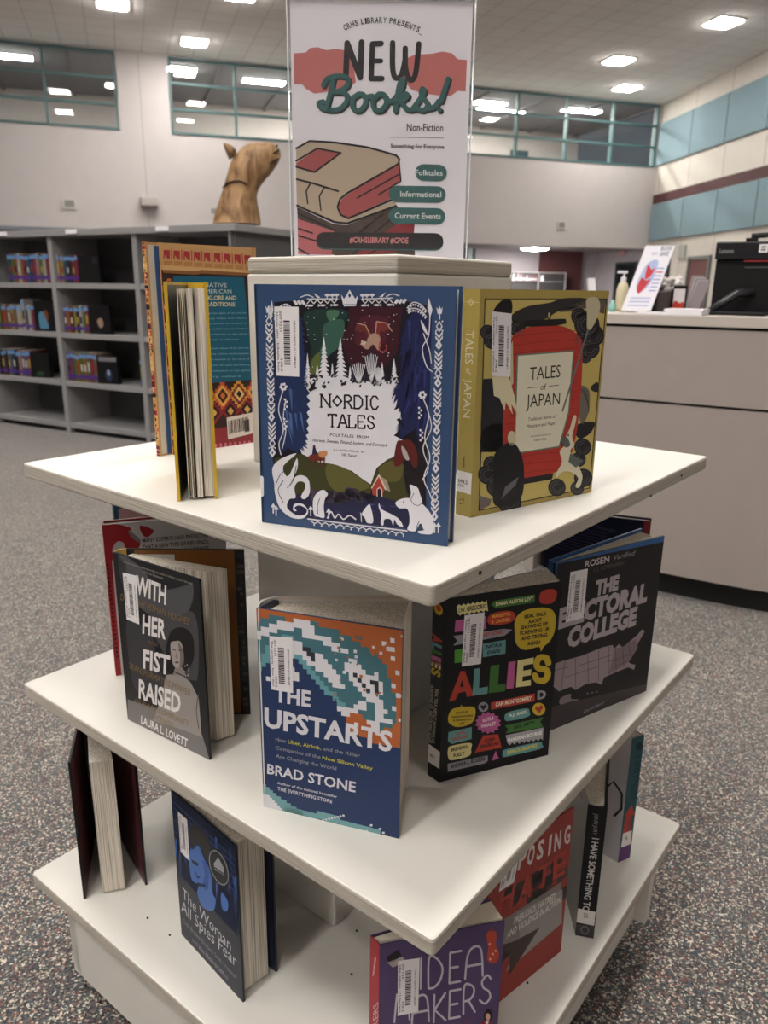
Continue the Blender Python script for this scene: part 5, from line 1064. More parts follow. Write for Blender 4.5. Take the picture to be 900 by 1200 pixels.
# finer wave: each map cell is split in four with a stepped edge
grid(ROWS, 58, 92, 19.0, 20.2, 3.45, 1.0, {'O': OR, 'T': TL_, 'D': '#5f939a', 'W': WH, 'K': '#2b3238'}, 2)
rn = random.Random(11)
for i in range(60):
    x = rn.uniform(420, 715); y = rn.uniform(190, 640) + (x - 58) * .05; s_ = rn.choice((8, 11, 14)); a.poly([(x, y), (x + s_, y + 2), (x + s_, y + s_ + 2), (x, y + s_)], rn.choice([WH, OR, TL_]) if x < 620 else rn.choice([WH, WH, OR]), 3)
for j in range(11):
    x1 = 110 + j * 0.9; wd = [14, 30, 44, 60, 80, 105, 125, 150][min(j, 7)] if j < 8 else 180
    y = 890 + j * 10; a.poly([(x1 - 4, y), (x1 + wd, y + wd * .24), (x1 + wd, y + 12 + wd * .24), (x1 - 4, y + 12)], '#6d9a9e', 2)
for j in range(8): y = 935 + j * 9; wd = 30 + j * 12; a.poly([(108, y), (112 + wd, y + wd * .24), (112 + wd, y + 10 + wd * .24), (108, y + 10)], WH, 3)
for j in range(12):
    x0 = 215 + j * 36; y = 990 + j * 9.0 - (14 if j in (4, 5, 6) else 0); a.poly([(x0, y), (x0 + 36, y + 8), (x0 + 36, y + 42 + (10 if j % 2 else 0)), (x0, y + 34)], '#6d9a9e', 2)
for j in range(9): x0 = 372 + j * 13; a.poly([(x0, 1052 - j * 3), (x0 + 9, 1054 - j * 3), (x0 + 9, 1062 - j * 3), (x0, 1060 - j * 3)], WH, 4)
for x0, y0 in ((600, 1072), (640, 1088), (655, 1105), (580, 1098), (660, 1118)): a.rect(x0, y0, x0 + 11, y0 + 9, WH, 4)
a.text('THE', (153, 515), (318, 543), (-1, -72), WH, 6, .03); a.text('UPSTARTS', (110, 628), (688, 748), (-2, -88), WH, 6, .03)
a.text('How', (163, 695), (211, 704.7), (0, -17), '#8f9098', 6, .01); a.text('and the Killer', (381, 739), (548, 773), (0, -17), '#8f9098', 6, .01)
a.text('Uber, Airbnb,', (220, 706.5), (372, 737), (0, -17), '#b7b24a', 7, .014)
a.text('Companies of the', (163, 733), (370, 778), (0, -17), '#8f9098', 6, .01); a.text('New Silicon Valley', (379, 780), (606, 830), (0, -17), '#b7b24a', 7, .014)
a.text('Are Changing the World', (166, 770), (443, 830), (0, -17), '#8f9098', 6, .01); a.text('BRAD STONE', (128, 842), (531, 928), (0, -46), WH, 6, .02)
a.text('Author of the national bestseller', (176, 890), (450, 954), (0, -12), WH, 6, .01); a.text('THE EVERYTHING STORE', (178, 918), (428, 978), (0, -16), WH, 6, .015)
a.barcode((122, 220), (228, 230), (238, 480), (138, 462), 'The upstarts : how Uber', L=9)
A_, B_ = at(309, 945, Z2), at(467, 983, Z2); d = (B_ - A_).normalized(); n = Vector((-d.y, d.x, 0)); D_ = A_ + n * .036 + d * .006; E_ = at(477.5, 921, Z2) ; h7 = .234
def ext7(r, z, h, A, B, D, E):
    dd = (D - A).normalized(); b = MB(); m_ = [A + (D - A) * t + Vector((-dd.y, dd.x, 0)) * 0 for t in (.2, .8)]; inn = d * .006
    b.prism([(v.x, v.y) for v in (m_[0], m_[1], m_[1] + inn, m_[0] + inn)], z + h - .006, z + h - .0015, off_mat('#1c1d2a')); b.build('headband', r)
book('hardcover_book', 'hardcover with a pixelated teal and orange wave on navy, front of the middle shelf', Z2, h7, A_, B_, D_, E_, [wedge(A_, B_, D_, E_, f=.003)], NB, '#c9c7c4', '#bfb2a6', '#c2bdb6', a, None, None, rnd=.008, extra=ext7, bh=h7 - .006)
# ---- 8: black paperback with colourful labels
C = [(118, 215), (718, 128), (652, 1008), (98, 1150)]
a = Art(C); BK = '#0c0b0f'; a.poly([(60, 100), (760, 60), (720, 1060), (60, 1200)], BK)
YE, RE, GR, TE, PK, CRm, GY = '#b9a02e', '#a83a2e', '#3c6a30', '#5f8f90', '#b0588c', '#d2c88c', '#8a8890'
def lab(pts, c, t=None, x0=0, y0=0, x1=0, y1=0, h=14, tc='#1b1a1c'):
    a.poly(pts, c, 2)
    if t: a.text(t, (x0, y0), (x1, y1), (1, -h), tc, 3, .03)
zz = [(175 + 12 * i, (250 if i % 2 else 258) - i * 1.9) for i in range(14)] + [(338 - 12 * i, (276 if i % 2 else 268) + i * 2.0) for i in range(14)]
lab([(175, 255)] + [(175 + 12 * i, (244 if i % 2 else 254) - i * 1.7) for i in range(14)] + [(338, 275)] + [(338 - 12 * i, (270 if i % 2 else 280) + i * 1.7) for i in range(14)], CRm, 'I.W. GREGORIO', 186, 285, 330, 262, 24)
lab([(353, 245), (372, 226), (580, 194), (578, 235), (378, 264)], GR, 'DANA ALISON LEVY', 378, 252, 572, 222, 19, '#d8d2a8')
a.blob([(606, 190), (645, 168), (688, 175), (688, 215), (660, 242), (608, 238)], RE, 2)
a.blob([(338, 312), (370, 288), (450, 278), (480, 300), (460, 335), (380, 352), (342, 342)], RE, 2); a.text('MARIETTA', (360, 315), (455, 300), 17, '#d6a04a', 3, .03); a.text('B. ZACKER', (357, 342), (455, 328), 17, '#d6a04a', 3, .03)
lab([(170, 325), (330, 305), (330, 370), (165, 386)], PK); lab([(160, 405), (420, 370), (465, 374), (425, 405), (160, 455), (180, 430)], GY, 'KEY-JONES', 314, 410, 420, 392, 19, RE)
lab([(168, 478), (210, 470), (210, 540), (168, 545)], '#4a8a2e'); lab([(313, 446), (432, 426), (430, 496), (314, 515)], TE, 'NATALIE', 332, 470, 412, 458, 19); a.text('EVANS', (338, 500), (404, 490), 19, '#1b1a1c', 3, .03)
a.blob([(478, 400), (480, 320), (530, 275), (630, 262), (680, 290), (684, 370), (660, 430), (628, 460), (612, 486), (602, 462), (530, 478), (488, 450)], YE, 2, n=4)
for t, x0, y0, x1, y1 in (('REAL TALK', 526, 318, 640, 300), ('ABOUT', 546, 344, 616, 332), ('SHOWING UP,', 508, 374, 650, 352), ('SCREWING UP,', 502, 402, 656, 380), ('AND TRYING', 510, 430, 644, 410), ('AGAIN', 542, 456, 608, 446)): a.text(t, (x0, y0), (x1, y1), 19, '#1b1a1c', 3, .04)
a.poly([(142, 740), (200, 586), (222, 584), (270, 710), (236, 718), (226, 690), (190, 698), (176, 732)], RE, 2); a.poly([(198, 668), (218, 664), (208, 630)], BK, 3)
a.poly([(272, 574), (300, 570), (296, 672), (342, 664), (340, 700), (262, 712)], TE, 3); a.poly([(355, 558), (400, 552), (394, 656), (434, 648), (430, 688), (346, 698)], GR, 2); a.poly([(447, 540), (484, 534), (474, 672), (436, 678)], PK, 2)
a.poly([(494, 532), (576, 516), (573, 548), (524, 557), (522, 584), (564, 576), (562, 606), (520, 613), (518, 638), (562, 630), (562, 658), (486, 668)], CRm, 2)
a.curve([(650, 545), (640, 520), (606, 518), (590, 545), (600, 570), (640, 580), (648, 605), (630, 632), (596, 630), (582, 608)], 32, YE, 2)
a.text('D', (596, 728), (640, 722), 42, GY, 2, .05)
lab([(360, 745), (582, 698), (582, 738), (360, 782)], RE, 'CAM MONTGOMERY', 382, 766, 566, 732, 22, '#e0d8c0')
a.oval(320, 768, 26, 25, GY, 2, rot=-.3); a.poly([(320, 785), (304, 766), (310, 756), (320, 762), (330, 753), (336, 762)], BK, 3)
a.blob([(140, 815), (160, 780), (200, 768), (205, 756), (215, 766), (270, 768), (280, 800), (260, 850), (190, 870), (145, 850)], YE, 2)
for t, y in (('EDITED BY', 800), ('SHAKIRAH BOURNE', 820), ('& DANA ALISON', 838), ('LEVY', 856)): wd = len(t) * 3.6; a.text(t, (212 - wd, y + 4), (212 + wd, y - 4), 10, '#1b1a1c', 3, .03)
star = [];
for i in range(28): t = 2 * math.pi * i / 28; k = 1 if i % 2 else .82; star.append((345 + 68 * k * math.cos(t), 848 + 56 * k * math.sin(t)))
a.poly(star, PK, 2); a.text('KAYLA', (318, 845), (374, 830), 18, '#e0d8d8', 3, .03); a.text('WHALEY', (308, 875), (386, 857), 18, '#e0d8d8', 3, .03)
a.blob([(430, 825), (445, 795), (540, 774), (556, 790), (550, 815), (450, 838)], TE, 2); a.text('A.J. SASS', (450, 818), (540, 798), 15, '#e0d8c8', 3, .03)
a.oval(604, 778, 33, 32, YE, 2); a.poly([(606, 800), (584, 776), (590, 762), (603, 768), (616, 756), (626, 768)], RE, 3)
lab([(432, 862), (628, 818), (612, 840), (626, 868), (435, 900), (450, 880)], GR, 'ERIC SMITH', 478, 880, 582, 850, 17)
lab([(142, 896), (262, 870), (262, 930), (158, 956), (140, 940)], TE, 'AIDA', 180, 912, 228, 902, 15, RE); a.text('SALAZAR', (160, 940), (242, 922), 16, RE, 3, .03)
lab([(436, 910), (628, 870), (626, 916)] + [(626 - 12 * i, (922 if i % 2 else 934) + i * 1.9) for i in range(16)], '#9a989c', 'SHAKIRAH BOURNE', 446, 945, 620, 904, 19, '#e8e4e0')
lab([(278, 1000), (320, 912), (398, 905), (416, 972)], RE, 'ADIBA', 326, 948, 382, 934, 17); a.text('JAIGIRDAR', (304, 976), (404, 956), 17, '#1b1a1c', 3, .03)
a.blob([(142, 980), (160, 965), (255, 950), (260, 980), (250, 1015), (160, 1038), (142, 1020)], CRm, 2); a.text('BRENDAN', (156, 995), (244, 975), 18, '#1b1a1c', 3, .03); a.text('KIELY', (170, 1022), (228, 1010), 18, '#1b1a1c', 3, .03)
a.blob([(422, 1000), (440, 980), (600, 945), (622, 955), (610, 978), (440, 1018), (424, 1018)], TE, 2); a.text('DERICK BROOKS', (446, 1006), (596, 968), 18, '#cfc24a', 3, .03)
lab([(140, 1056), (345, 1012), (346, 1040), (330, 1052), (142, 1096)], GY, 'ANDREA L. ROGERS', 154, 1080, 332, 1036, 21); a.poly([(386, 988), (402, 1026), (366, 1040)], PK, 2)
a.barcode((216, 300), (320, 284), (304, 548), (205, 562), 'Allies : real talk about', L=5)
sp = Art([(78, 215), (118, 215), (98, 1150), (45, 1125)]); sp.poly([(70, 150), (130, 150), (110, 1200), (30, 1180)], BK)
sp.oval(95, 262, 14, 20, YE, 2); sp.oval(96, 258, 8, 12, RE, 3)
for ch, y, c in (('A', 360, RE), ('L', 395, TE), ('L', 425, GR), ('I', 450, PK), ('E', 468, CRm), ('S', 505, YE)): sp.text(ch, (76 - (y - 360) * .03, y), (74 - (y - 360) * .03, y + 34), (32, 2), c, 2, .05)
sp.text('REAL TALK ABOUT SHOWING UP,', (84, 600), (66, 905), (12, 0), '#b9b4a0', 2, .01); sp.text('SCREWING UP, AND TRYING AGAIN', (66, 590), (52, 905), (12, 0), '#b9b4a0', 2, .01)
sp.cur = 'spine_label'; sp.poly([(54, 915), (108, 945), (103, 1055), (46, 1030)], '#d8d4d2', 3); sp.text('305.2', (58, 990), (80, 998), 18, '#2a2a2a', 4, .02)
A_, D_, B_ = at(514.5, 917, Z2), at(501, 908, Z2), at(642, 885, Z2); h8 = .227; E_ = at(640, 665, Z2 + h8); 
book('paperback_book', 'black paperback covered in colourful name labels, right front of the middle shelf', Z2, h8, A_, B_, D_, E_, [wedge(A_, B_, D_, E_, i=.003, f=.001)], BK, BK, '#c9c4bc', '#cfc9be', a, sp, None, th=.0009, soft=True)
# ---- 9: black cover with a pale map
C = [(108, 330), (686, 180), (606, 1048), (95, 1180)]
a = Art(C); a.poly([(60, 280), (720, 160), (640, 1080), (60, 1220)], '#0d0c0f'); a.poly([(108, 290), (690, 178), (686, 215), (108, 335)], '#2c5688', 2)
a.poly([(95, 1060), (610, 1010), (606, 1050), (95, 1185)], '#3a3236', 2)
WM = '#a39a9e'
a.text('ROSEN', (254, 355), (378, 328), (1, -36), '#b9b2b4', 3, .02); a.text('Verified', (402, 320), (520, 292), (1, -32), '#8a8486', 3, 0, .3); a.text('U.S. GOVERNMENT', (297, 382), (468, 344), (1, -24), '#55504e', 3)
for t, x0, y0, x1, y1, hh in (('THE', 312, 508, 432, 478, 78), ('ELECTORAL', 136, 668, 592, 552, 100), ('COLLEGE', 186, 770, 536, 678, 96)): a.text(t, (x0, y0), (x1, y1), (4, -hh), WM, 3, .06)
us = [(118, 850), (165, 836), (260, 820), (365, 786), (415, 780), (425, 800), (450, 778), (470, 800), (500, 775), (545, 740), (572, 710), (588, 722), (575, 745), (548, 790), (550, 812), (530, 840), (505, 880), (515, 890), (542, 900), (535, 925), (505, 908), (440, 925), (380, 945), (365, 980), (340, 965), (290, 965), (240, 990), (215, 970), (160, 985), (125, 950), (108, 905)]
a.poly(us, '#8d8084', 3); a.poly([(430, 800), (470, 795), (540, 760), (545, 815), (500, 880), (440, 915), (400, 930)], '#76686c', 4)
for p in ([(118, 880), (200, 868)], [(180, 832), (170, 980)], [(230, 826), (240, 985)], [(290, 815), (300, 962)], [(345, 800), (350, 960)], [(398, 786), (400, 935)], [(180, 920), (340, 885)], [(240, 870), (420, 830)], [(430, 800), (440, 920)], [(470, 800), (480, 905)], [(400, 865), (520, 840)], [(420, 900), (520, 870)], [(500, 790), (515, 850)]): a.line(p, 2.4, '#3f3639', 5)
a.blob([(170, 1020), (215, 1005), (220, 1030), (260, 1040), (215, 1045), (170, 1050)], '#7a6e72', 3)
for x in (300, 322, 345): a.oval(x, 1015, 7, 4, '#6a6064', 3, n=7)
a.text('Carol Hand', (284, 1112), (382, 1080), (1, -15), '#a39a9e', 3, 0, .2)
a.barcode((182, 378), (268, 362), (258, 622), (172, 640), 'The electoral college', L=7); a.cur = 'spine_label'; a.poly([(88, 1045), (108, 1040), (104, 1135), (86, 1140)], '#d8d4d2', 4); a.cur = ''
h9 = .232; A_, B_ = at(651, 660, Z2 + h9), at(757, 810, Z2); E_ = at(750, 622, Z2 + h9 - .004); D_ = A_ + Vector((-.006, .012, 0))
A_.z = B_.z = E_.z = D_.z = 0
book('hardcover_book', 'black hardcover with a pale map under big condensed capitals, right end of the middle shelf', Z2, h9, A_, B_, D_, E_, [wedge(A_, B_, D_, E_, s=.002)], '#0d0c0f', '#2c5688', '#2c5688', '#2a5a90', a, None, None)
# ---- 10: navy book behind it
h10 = .203; Pn = at(763, 611, Z2 + h10); Pn.z = 0; dn = Vector((-.93, .36, 0)).normalized(); Qn = Pn + dn * .16; nb = Vector((dn.y, -dn.x, 0)); nb = nb if nb.y > 0 else -nb
a = Art([(95, 120), (630, 100), (600, 700), (95, 800)]); a.rect(0, 0, 800, 900, '#10122a'); a.text('a study of the people', (265, 168), (470, 186), 20, '#4a4c66', 2)
for k in range(9): a.line([(120, 190 + k * 17), (430, 200 + k * 17)], 4, '#3a3c58', 2, caps=False)
a.rect(600, 0, 640, 900, '#7a2c30', 2)
book('hardcover_book', 'dark navy hardcover with faint text behind the map book, middle shelf right', Z2, h10, Qn + nb * .02, Pn + nb * .02, Qn, Pn, [wedge(Qn + nb * .02, Pn + nb * .02, Qn, Pn)], '#10122a', '#10122a', '#10122a', '#c9c4bc', None, None, a)
# ---- 11: maroon lined open book, bottom shelf left
B_, E_ = at(98, 1054, Z3), at(173, 1037, Z3); mid = (B_ + E_) / 2; bk = (mid - EYE); bk.z = 0; bk.normalize(); rt = Vector((bk.y, -bk.x, 0)); sc0 = mid + bk * .135 - rt * .006
As, Ds = sc0 - rt * .02, sc0 + rt * .02; f0, f1 = at(120, 1048, Z3), at(147, 1043, Z3)
def ext11(r, z, h, A, B, D, E):
    d = (E - D).normalized(); n = Vector((-d.y, d.x, 0)); n = n if n.dot(E - B) > 0 else -n; P, X, N, L = face_frame(D, E, z, n); b = MB(); f = Art([(0, 0), (100, 0), (100, 140), (0, 140)], L, h); f.rect(96, 50, 99.5, 95, '#c9d4d6'); f.put(b, '', P, X, UP, N); b.build('spine_sticker', r)
book('hardcover_book', 'black hardcover with maroon endpapers standing open, pages outward, left of the bottom shelf', Z3, .226, As, B_, Ds, E_, [[lerp(As, Ds, .25), f0 + rt * .001, f1, lerp(As, Ds, .8)]], '#0d0d10', '#0d0d10', '#0d0d10', '#55282e', None, None, None, cbin='#55282e', extra=ext11, th=.003, bh=.219)
# ---- 12: blue toned portrait cover
C = [(440, 287), (693, 510), (713, 1120), (480, 845)]
a = Art(C); a.poly([(420, 250), (720, 500), (740, 1150), (460, 860)], '#1e2330')
rn = random.Random(12); a.poly([(420, 250), (720, 500), (730, 900), (455, 600)], '#1c2f58', 1)
for i in range(24): x = rn.uniform(450, 690); y = 300 + (x - 445) * .95 + rn.uniform(0, 200); a.poly([(x, y), (x + 6, y + 5), (x + 6, y + rn.uniform(40, 130)), (x, y + rn.uniform(30, 110))], rn.choice(['#274a8a', '#2f5aa6', '#1a3362', '#2a3f6a']), 2)
for i in range(6): a.line([(446, 330 + i * 22), (690, 560 + i * 26)], 3, '#2a4a86', 2, caps=False)
a.blob([(512, 440), (545, 425), (580, 470), (600, 560), (590, 600), (560, 540), (545, 500), (520, 520)], '#15161c', 3); a.blob([(515, 520), (545, 505), (565, 545), (590, 600), (600, 690), (612, 720), (600, 760), (560, 745), (540, 690), (545, 660), (520, 640), (512, 590)], '#3b65a8', 3)
a.blob([(520, 560), (545, 575), (540, 585), (522, 572)], '#16203a', 4); a.blob([(530, 590), (540, 620), (552, 628), (540, 632)], '#1c2c54', 4); a.blob([(540, 650), (558, 655), (575, 660), (558, 668), (545, 662)], '#1a2440', 4); a.blob([(560, 560), (585, 600), (580, 680), (560, 660), (570, 620)], '#2a4c8c', 4)
a.blob([(635, 690), (660, 730), (655, 765), (635, 750)], '#3a66b0', 3)
a.oval(626, 592, 38, 82, '#131417', 5, rot=-.32); a.oval(626, 592, 33, 74, '#7d8088', 6, rot=-.32); a.oval(626, 592, 30, 69, '#17181c', 7, rot=-.32); a.poly([(606, 575), (624, 552), (645, 590), (648, 625), (628, 610), (610, 600)], '#8d8f94', 8); a.line([(608, 590), (646, 618)], 5, '#2a2b30', 9)
for t, x0, y0, x1, y1, hh in (('The Woman', 484, 706, 668, 922, 44), ('All Spies Fear', 480, 754, 690, 985, 44)): a.text(t, (x0, y0), (x1, y1), (0, -hh), '#c3c3c8', 5, -.006)
for t, x0, y0, x1, y1 in (('Code Breaker Elizebeth Smith Friedman', 486, 800, 688, 1030), ('and Her Hidden Life', 520, 872, 640, 1010), ('Amy Butler Greenfield', 545, 905, 655, 1030)): a.text(t, (x0, y0), (x1, y1), (0, -17), '#7f7f88', 5, 0)
a.barcode((468, 370), (503, 402), (512, 566), (478, 528), 'The woman all spies fear', L=7)
A_, B_ = at(213, 1095, Z3), at(285, 1175, Z3); E_ = at(325.5, 1138, Z3); d = (B_ - A_).normalized(); n = Vector((-d.y, d.x, 0)); D_ = A_ + n * .044; h12 = .229
f0, f1 = at(287, 1163, Z3), at(314.5, 1143, Z3)
book('hardcover_book', 'dark hardcover with a blue toned portrait and round seal, bottom shelf left of centre', Z3, h12, A_, B_, D_, E_, [[A_ + d * .006 + n * .005, f0, f1, D_ + d * .006 - n * .005]], '#1e2330', '#1e2330', '#1e2330', '#2f3448', a, None, None, bh=h12 - .006)
# ---- 13: purple book with hand drawn capitals
C = [(108, 330), (812, 185), (760, 1180), (60, 1300)]
a = Art([(108, 328), (812, 188), (772, 1010), (75, 1200)]); PU = '#4c3e62'; a.poly([(40, 250), (850, 150), (820, 1200), (20, 1400)], PU); WL = '#b9b4bc'
def hand(ch, x, y, wd, ht, sk):
    G = {'I': [[(.5, 0), (.5, 1)]], 'D': [[(0, 0), (0, 1), (.55, .95), (1, .6), (.85, .2), (.4, 0), (0, 0)]], 'E': [[(1, 1), (0, 1), (0, 0), (1, 0)], [(0, .5), (.75, .5)]], 'A': [[(0, 0), (.1, .75), (.45, 1), (.85, .85), (1, 0)], [(.08, .4), (.95, .4)]], 'K': [[(0, 1), (0, 0)], [(.9, 1), (.05, .45), (1, 0)]], 'R': [[(0, 0), (0, 1), (.7, .95), (.85, .7), (.5, .48), (0, .45)], [(.4, .46), (1, 0)]], 'S': [[(.95, .85), (.6, 1), (.15, .82), (.3, .58), (.8, .42), (.95, .18), (.5, 0), (0, .15)]], 'M': [[(0, 0), (.15, 1), (.5, .4), (.85, 1), (1, 0)]]}
    for s_ in G[ch]:
        P = [(x + u * wd + v * 4, y - v * ht - u * wd * sk) for u, v in s_]
        (a.curve if ch in 'DRSA' and len(s_) > 3 else a.line)(P, 11, WL, 4)
for ch, x, y, wd in (('D', 385, 525, 78), ('E', 505, 495, 62), ('A', 595, 470, 100), ('I', 330, 530, 20)): hand(ch, x, y, wd, 145, .2)
for ch, x, y, wd in (('M', 185, 700, 90), ('A', 288, 705, 100), ('K', 416, 690, 70), ('E', 505, 668, 62), ('R', 588, 640, 66), ('S', 680, 590, 62)): hand(ch, x, y, wd, 135, .2)
a.text('15', (428, 765), (492, 750), 48, '#8a2f3c', 4, -.005); a.line([(632, 660), (566, 722)], 6, '#7a2c38', 4); a.line([(562, 688), (564, 724), (600, 716)], 6, '#7a2c38', 4)
a.blob([(712, 262), (725, 240), (760, 240), (768, 262), (765, 300), (785, 340), (775, 375), (745, 390), (718, 372), (722, 320)], '#a8432e', 4); a.line([(730, 245), (735, 225), (750, 228)], 5, '#8a3a2c', 4)
for x, y in ((730, 300), (750, 345), (735, 370), (765, 330)): a.oval(x, y, 6, 6, '#c9a89a', 5, n=8)
a.poly([(142, 385), (215, 345), (232, 375), (165, 418)], '#1f191e', 4); a.poly([(150, 410), (235, 378), (260, 400), (180, 432)], '#a89a9c', 4)
a.blob([(708, 635), (730, 610), (752, 625), (750, 660), (712, 665)], '#1c1518', 6); a.oval(729, 648, 14, 18, '#c9a08c', 7, n=12); a.poly([(690, 680), (712, 668), (748, 668), (755, 740), (745, 760), (680, 752)], '#8a2230', 5); a.poly([(715, 668), (735, 668), (722, 730)], '#d8d4d6', 6); a.line([(692, 688), (672, 708), (648, 694)], 12, '#8a2230', 5); a.poly([(680, 735), (745, 745), (740, 860), (685, 850)], '#17151c', 6)
a.oval(188, 755, 22, 24, '#7a3226', 4)
a.barcode((210, 400), (335, 380), (325, 640), (205, 668), 'Idea makers : 15 fearless', L=6)
h13 = .229; zt_ = Z3 + h13; A_, B_, D_ = at(445, 1107, zt_), at(591.5, 1078.5, zt_), at(434, 1096, zt_); E_ = at(575, 1053, zt_)
for v in (A_, B_, D_, E_): v.z = 0
sp = Art([(70, 262), (108, 328), (60, 1180), (20, 1100)]); sp.rect(0, 150, 160, 1400, '#9a3038'); sp.text('women', (78, 448), (92, 370), (-12, 4), '#d8c4c4', 2, .02); sp.text('IDEA MAKERS', (72, 900), (92, 580), (-26, 6), '#d2b0b0', 2, .0)
book('paperback_book', 'purple book with hand drawn white capitals and red spine, bottom shelf front corner', Z3, h13, A_, B_, D_, E_, [wedge(A_, B_, D_, E_, i=.003, f=.001)], PU, '#9a3038', PU, '#b9b2ac', a, sp, None, th=.0009, soft=True, pgm=CREAMP)
# ---- 14: red and black cover with slanted capitals
C = [(35, 690), (372, 370), (300, 958), (60, 1190)]
a = Art([(55, 720), (368, 372), (300, 970), (85, 1185)]); a.poly([(0, 700), (400, 300), (360, 1000), (20, 1260)], '#8c302a'); rn = random.Random(14)
for i in range(22): x = rn.uniform(60, 340); y = 960 - x * .95 + rn.uniform(-60, 160); a.poly([(x, y), (x + 40, y - 40), (x + 46, y - 10), (x + 6, y + 40)], rn.choice(['#2a2424', '#3c3230', '#55302c', '#1f1b1c']), 2)
a.poly([(70, 960), (305, 735), (302, 800), (180, 960), (80, 1010)], '#7a7472', 3); a.poly([(160, 880), (310, 760), (305, 880), (140, 1060), (175, 960)], '#8d8886', 4)
a.poly([(120, 1000), (235, 910), (150, 1070), (148, 1010)], '#3a2c2a', 5)
for ch, x, y in zip('EXPOSING', (78, 122, 152, 182, 216, 258, 280, 318), (798, 752, 725, 700, 668, 638, 612, 574)): a.text(ch, (x, y), (x + (10 if ch == 'I' else 24), y - 20), (6, -88), '#c9c4c2', 6, .03)
for ch, x, y in zip('HATE', (100, 160, 220, 275), (900, 850, 790, 735)): a.text(ch, (x, y), (x + 44, y - 40), (6, -100), '#a5382e', 5, .02)
a.text('PREJUDICE, HATRED,', (152, 920), (285, 800), (2, -24), '#d2cecb', 6, .02); a.text('AND VIOLENCE IN ACTION', (134, 968), (300, 812), (2, -24), '#d2cecb', 6, .02)
a.barcode((108, 660), (160, 615), (142, 775), (96, 822), 'Exposing hate', L=8)
h14 = .226; B_ = at(657, 1115, Z3); q = at(588, 1172, Z3); d = (q - B_).normalized(); A_ = B_ + d * .155; n = Vector((-d.y, d.x, 0)); n = n if n.y > 0 else -n
book('hardcover_book', 'red and black hardcover with slanted pale capitals behind the purple book, bottom shelf', Z3, h14, A_, B_, A_ + n * .012, B_ + n * .014, [wedge(A_, B_, A_ + n * .012, B_ + n * .014, i=.005, f=.003)], '#8c302a', '#3a1c1c', '#241c1e', '#c9c4bc', a, None, None, bh=h14 - .006)
# ---- 15: black spine with handwritten letters
D_, A_ = at(674, 1094, Z3), at(695.5, 1098, Z3); h15 = .208
E_ = at(662, 1046, Z3); E_ = D_ + (E_ - D_).normalized() * .13; B_ = A_ + Vector((.29, .95, 0)).normalized() * .135
sp = Art([(455, 362), (527, 362), (472, 912), (405, 905)]); sp.rect(380, 330, 560, 960, '#100f12'); sp.text('JOHN JORY', (478, 390), (472, 478), (16, 0), '#8a8a8c', 2); sp.text('I HAVE SOMETHING TO', (470, 490), (432, 800), (26, 2), '#c3c1c0', 2, .015, -.1); sp.rect(400, 858, 490, 930, '#3a383c', 1.5); sp.oval(440, 880, 16, 18, '#6a686c', 2); sp.oval(440, 880, 11, 12, '#3a383c', 3)
sp.cur = 'spine_label'; sp.poly([(416, 792), (480, 800), (474, 858), (408, 850)], '#d2cfcd', 3); sp.text('306', (436, 828), (452, 830), 22, '#2a2a2a', 4)
lf = Art([(380, 300), (455, 330), (405, 905), (370, 860)]); lf.poly([(340, 250), (480, 280), (430, 940), (330, 900)], '#9a9792'); lf.poly([(396, 380), (410, 368), (416, 392), (426, 370), (434, 402), (420, 400), (404, 408)], '#8a4650', 2); lf.line([(372, 640), (385, 760)], 5, '#77746f', 2)
def ext15(r, z, h, A, B, D, E):
    c = (A + B) / 2; b = MB(); t = z + h; P = A + (B - A) * .35; b.tube([P + UP * (t + .0), P + UP * (t + .007) + Vector((.006, 0, 0)), P + UP * (t - .008) + Vector((.017, -.006, 0)), P + UP * (t - .03) + Vector((.018, -.008, 0)), P + UP * (t - .042) + Vector((.009, -.008, 0))], .0016, BLACKP, 6); b.build('ribbon_marker', r)
book('hardcover_book', 'slim book showing its black spine with handwritten letters, bottom shelf right', Z3, h15, A_, B_, D_, E_, [wedge(A_, B_, D_, E_, i=.006)], '#100f12', '#100f12', '#9a9792', '#c9c4bc', None, sp, lf, rnd=.003, extra=ext15)
# ---- 16: white book with a teal spine
A_, D_ = at(724, 1011, Z3), at(738, 1005, Z3); q = at(706, 1000, Z3); h16 = .218; d = (q - A_).normalized(); B_ = A_ + d * .14; E_ = D_ + (d + Vector((.05, .12, 0))).normalized() * .14
sp = Art([(640, 92), (690, 78), (625, 590), (580, 607)]); sp.rect(540, 40, 720, 660, '#1f4a52'); sp.oval(668, 128, 14, 18, '#10262a', 2); sp.text('I WITNESS', (652, 170), (632, 360), (26, -4), '#14343a', 2, .02); sp.poly([(606, 420), (634, 376), (646, 418), (636, 420), (626, 490), (598, 498), (610, 424)], '#a83a2e', 2); sp.text('TEEN', (622, 425), (614, 480), (12, -2), '#2a4a4a', 3)
sp.poly([(592, 548), (628, 535), (624, 592), (580, 608)], '#5a3468', 2); sp.cur = 'spine_label'; sp.poly([(600, 492), (634, 482), (628, 536), (592, 548)], '#d8d4d2', 3); sp.text('R', (608, 520), (618, 518), 16, '#2a2a2a', 4)
f = Art([(540, 90), (640, 92), (580, 607), (515, 570)]); f.poly([(480, 40), (680, 60), (620, 640), (480, 600)], '#b5b2b6'); f.curve([(530, 420), (560, 430), (570, 470), (545, 490), (530, 480)], 4, '#a35a60', 2); f.curve([(530, 520), (545, 495), (560, 500)], 4, '#8a2f38', 2); f.poly([(530, 570), (545, 520), (552, 545), (545, 550), (542, 580)], '#8a2a2c', 2); f.line([(590, 160), (605, 130), (620, 140)], 7, '#1c1a1c', 2)
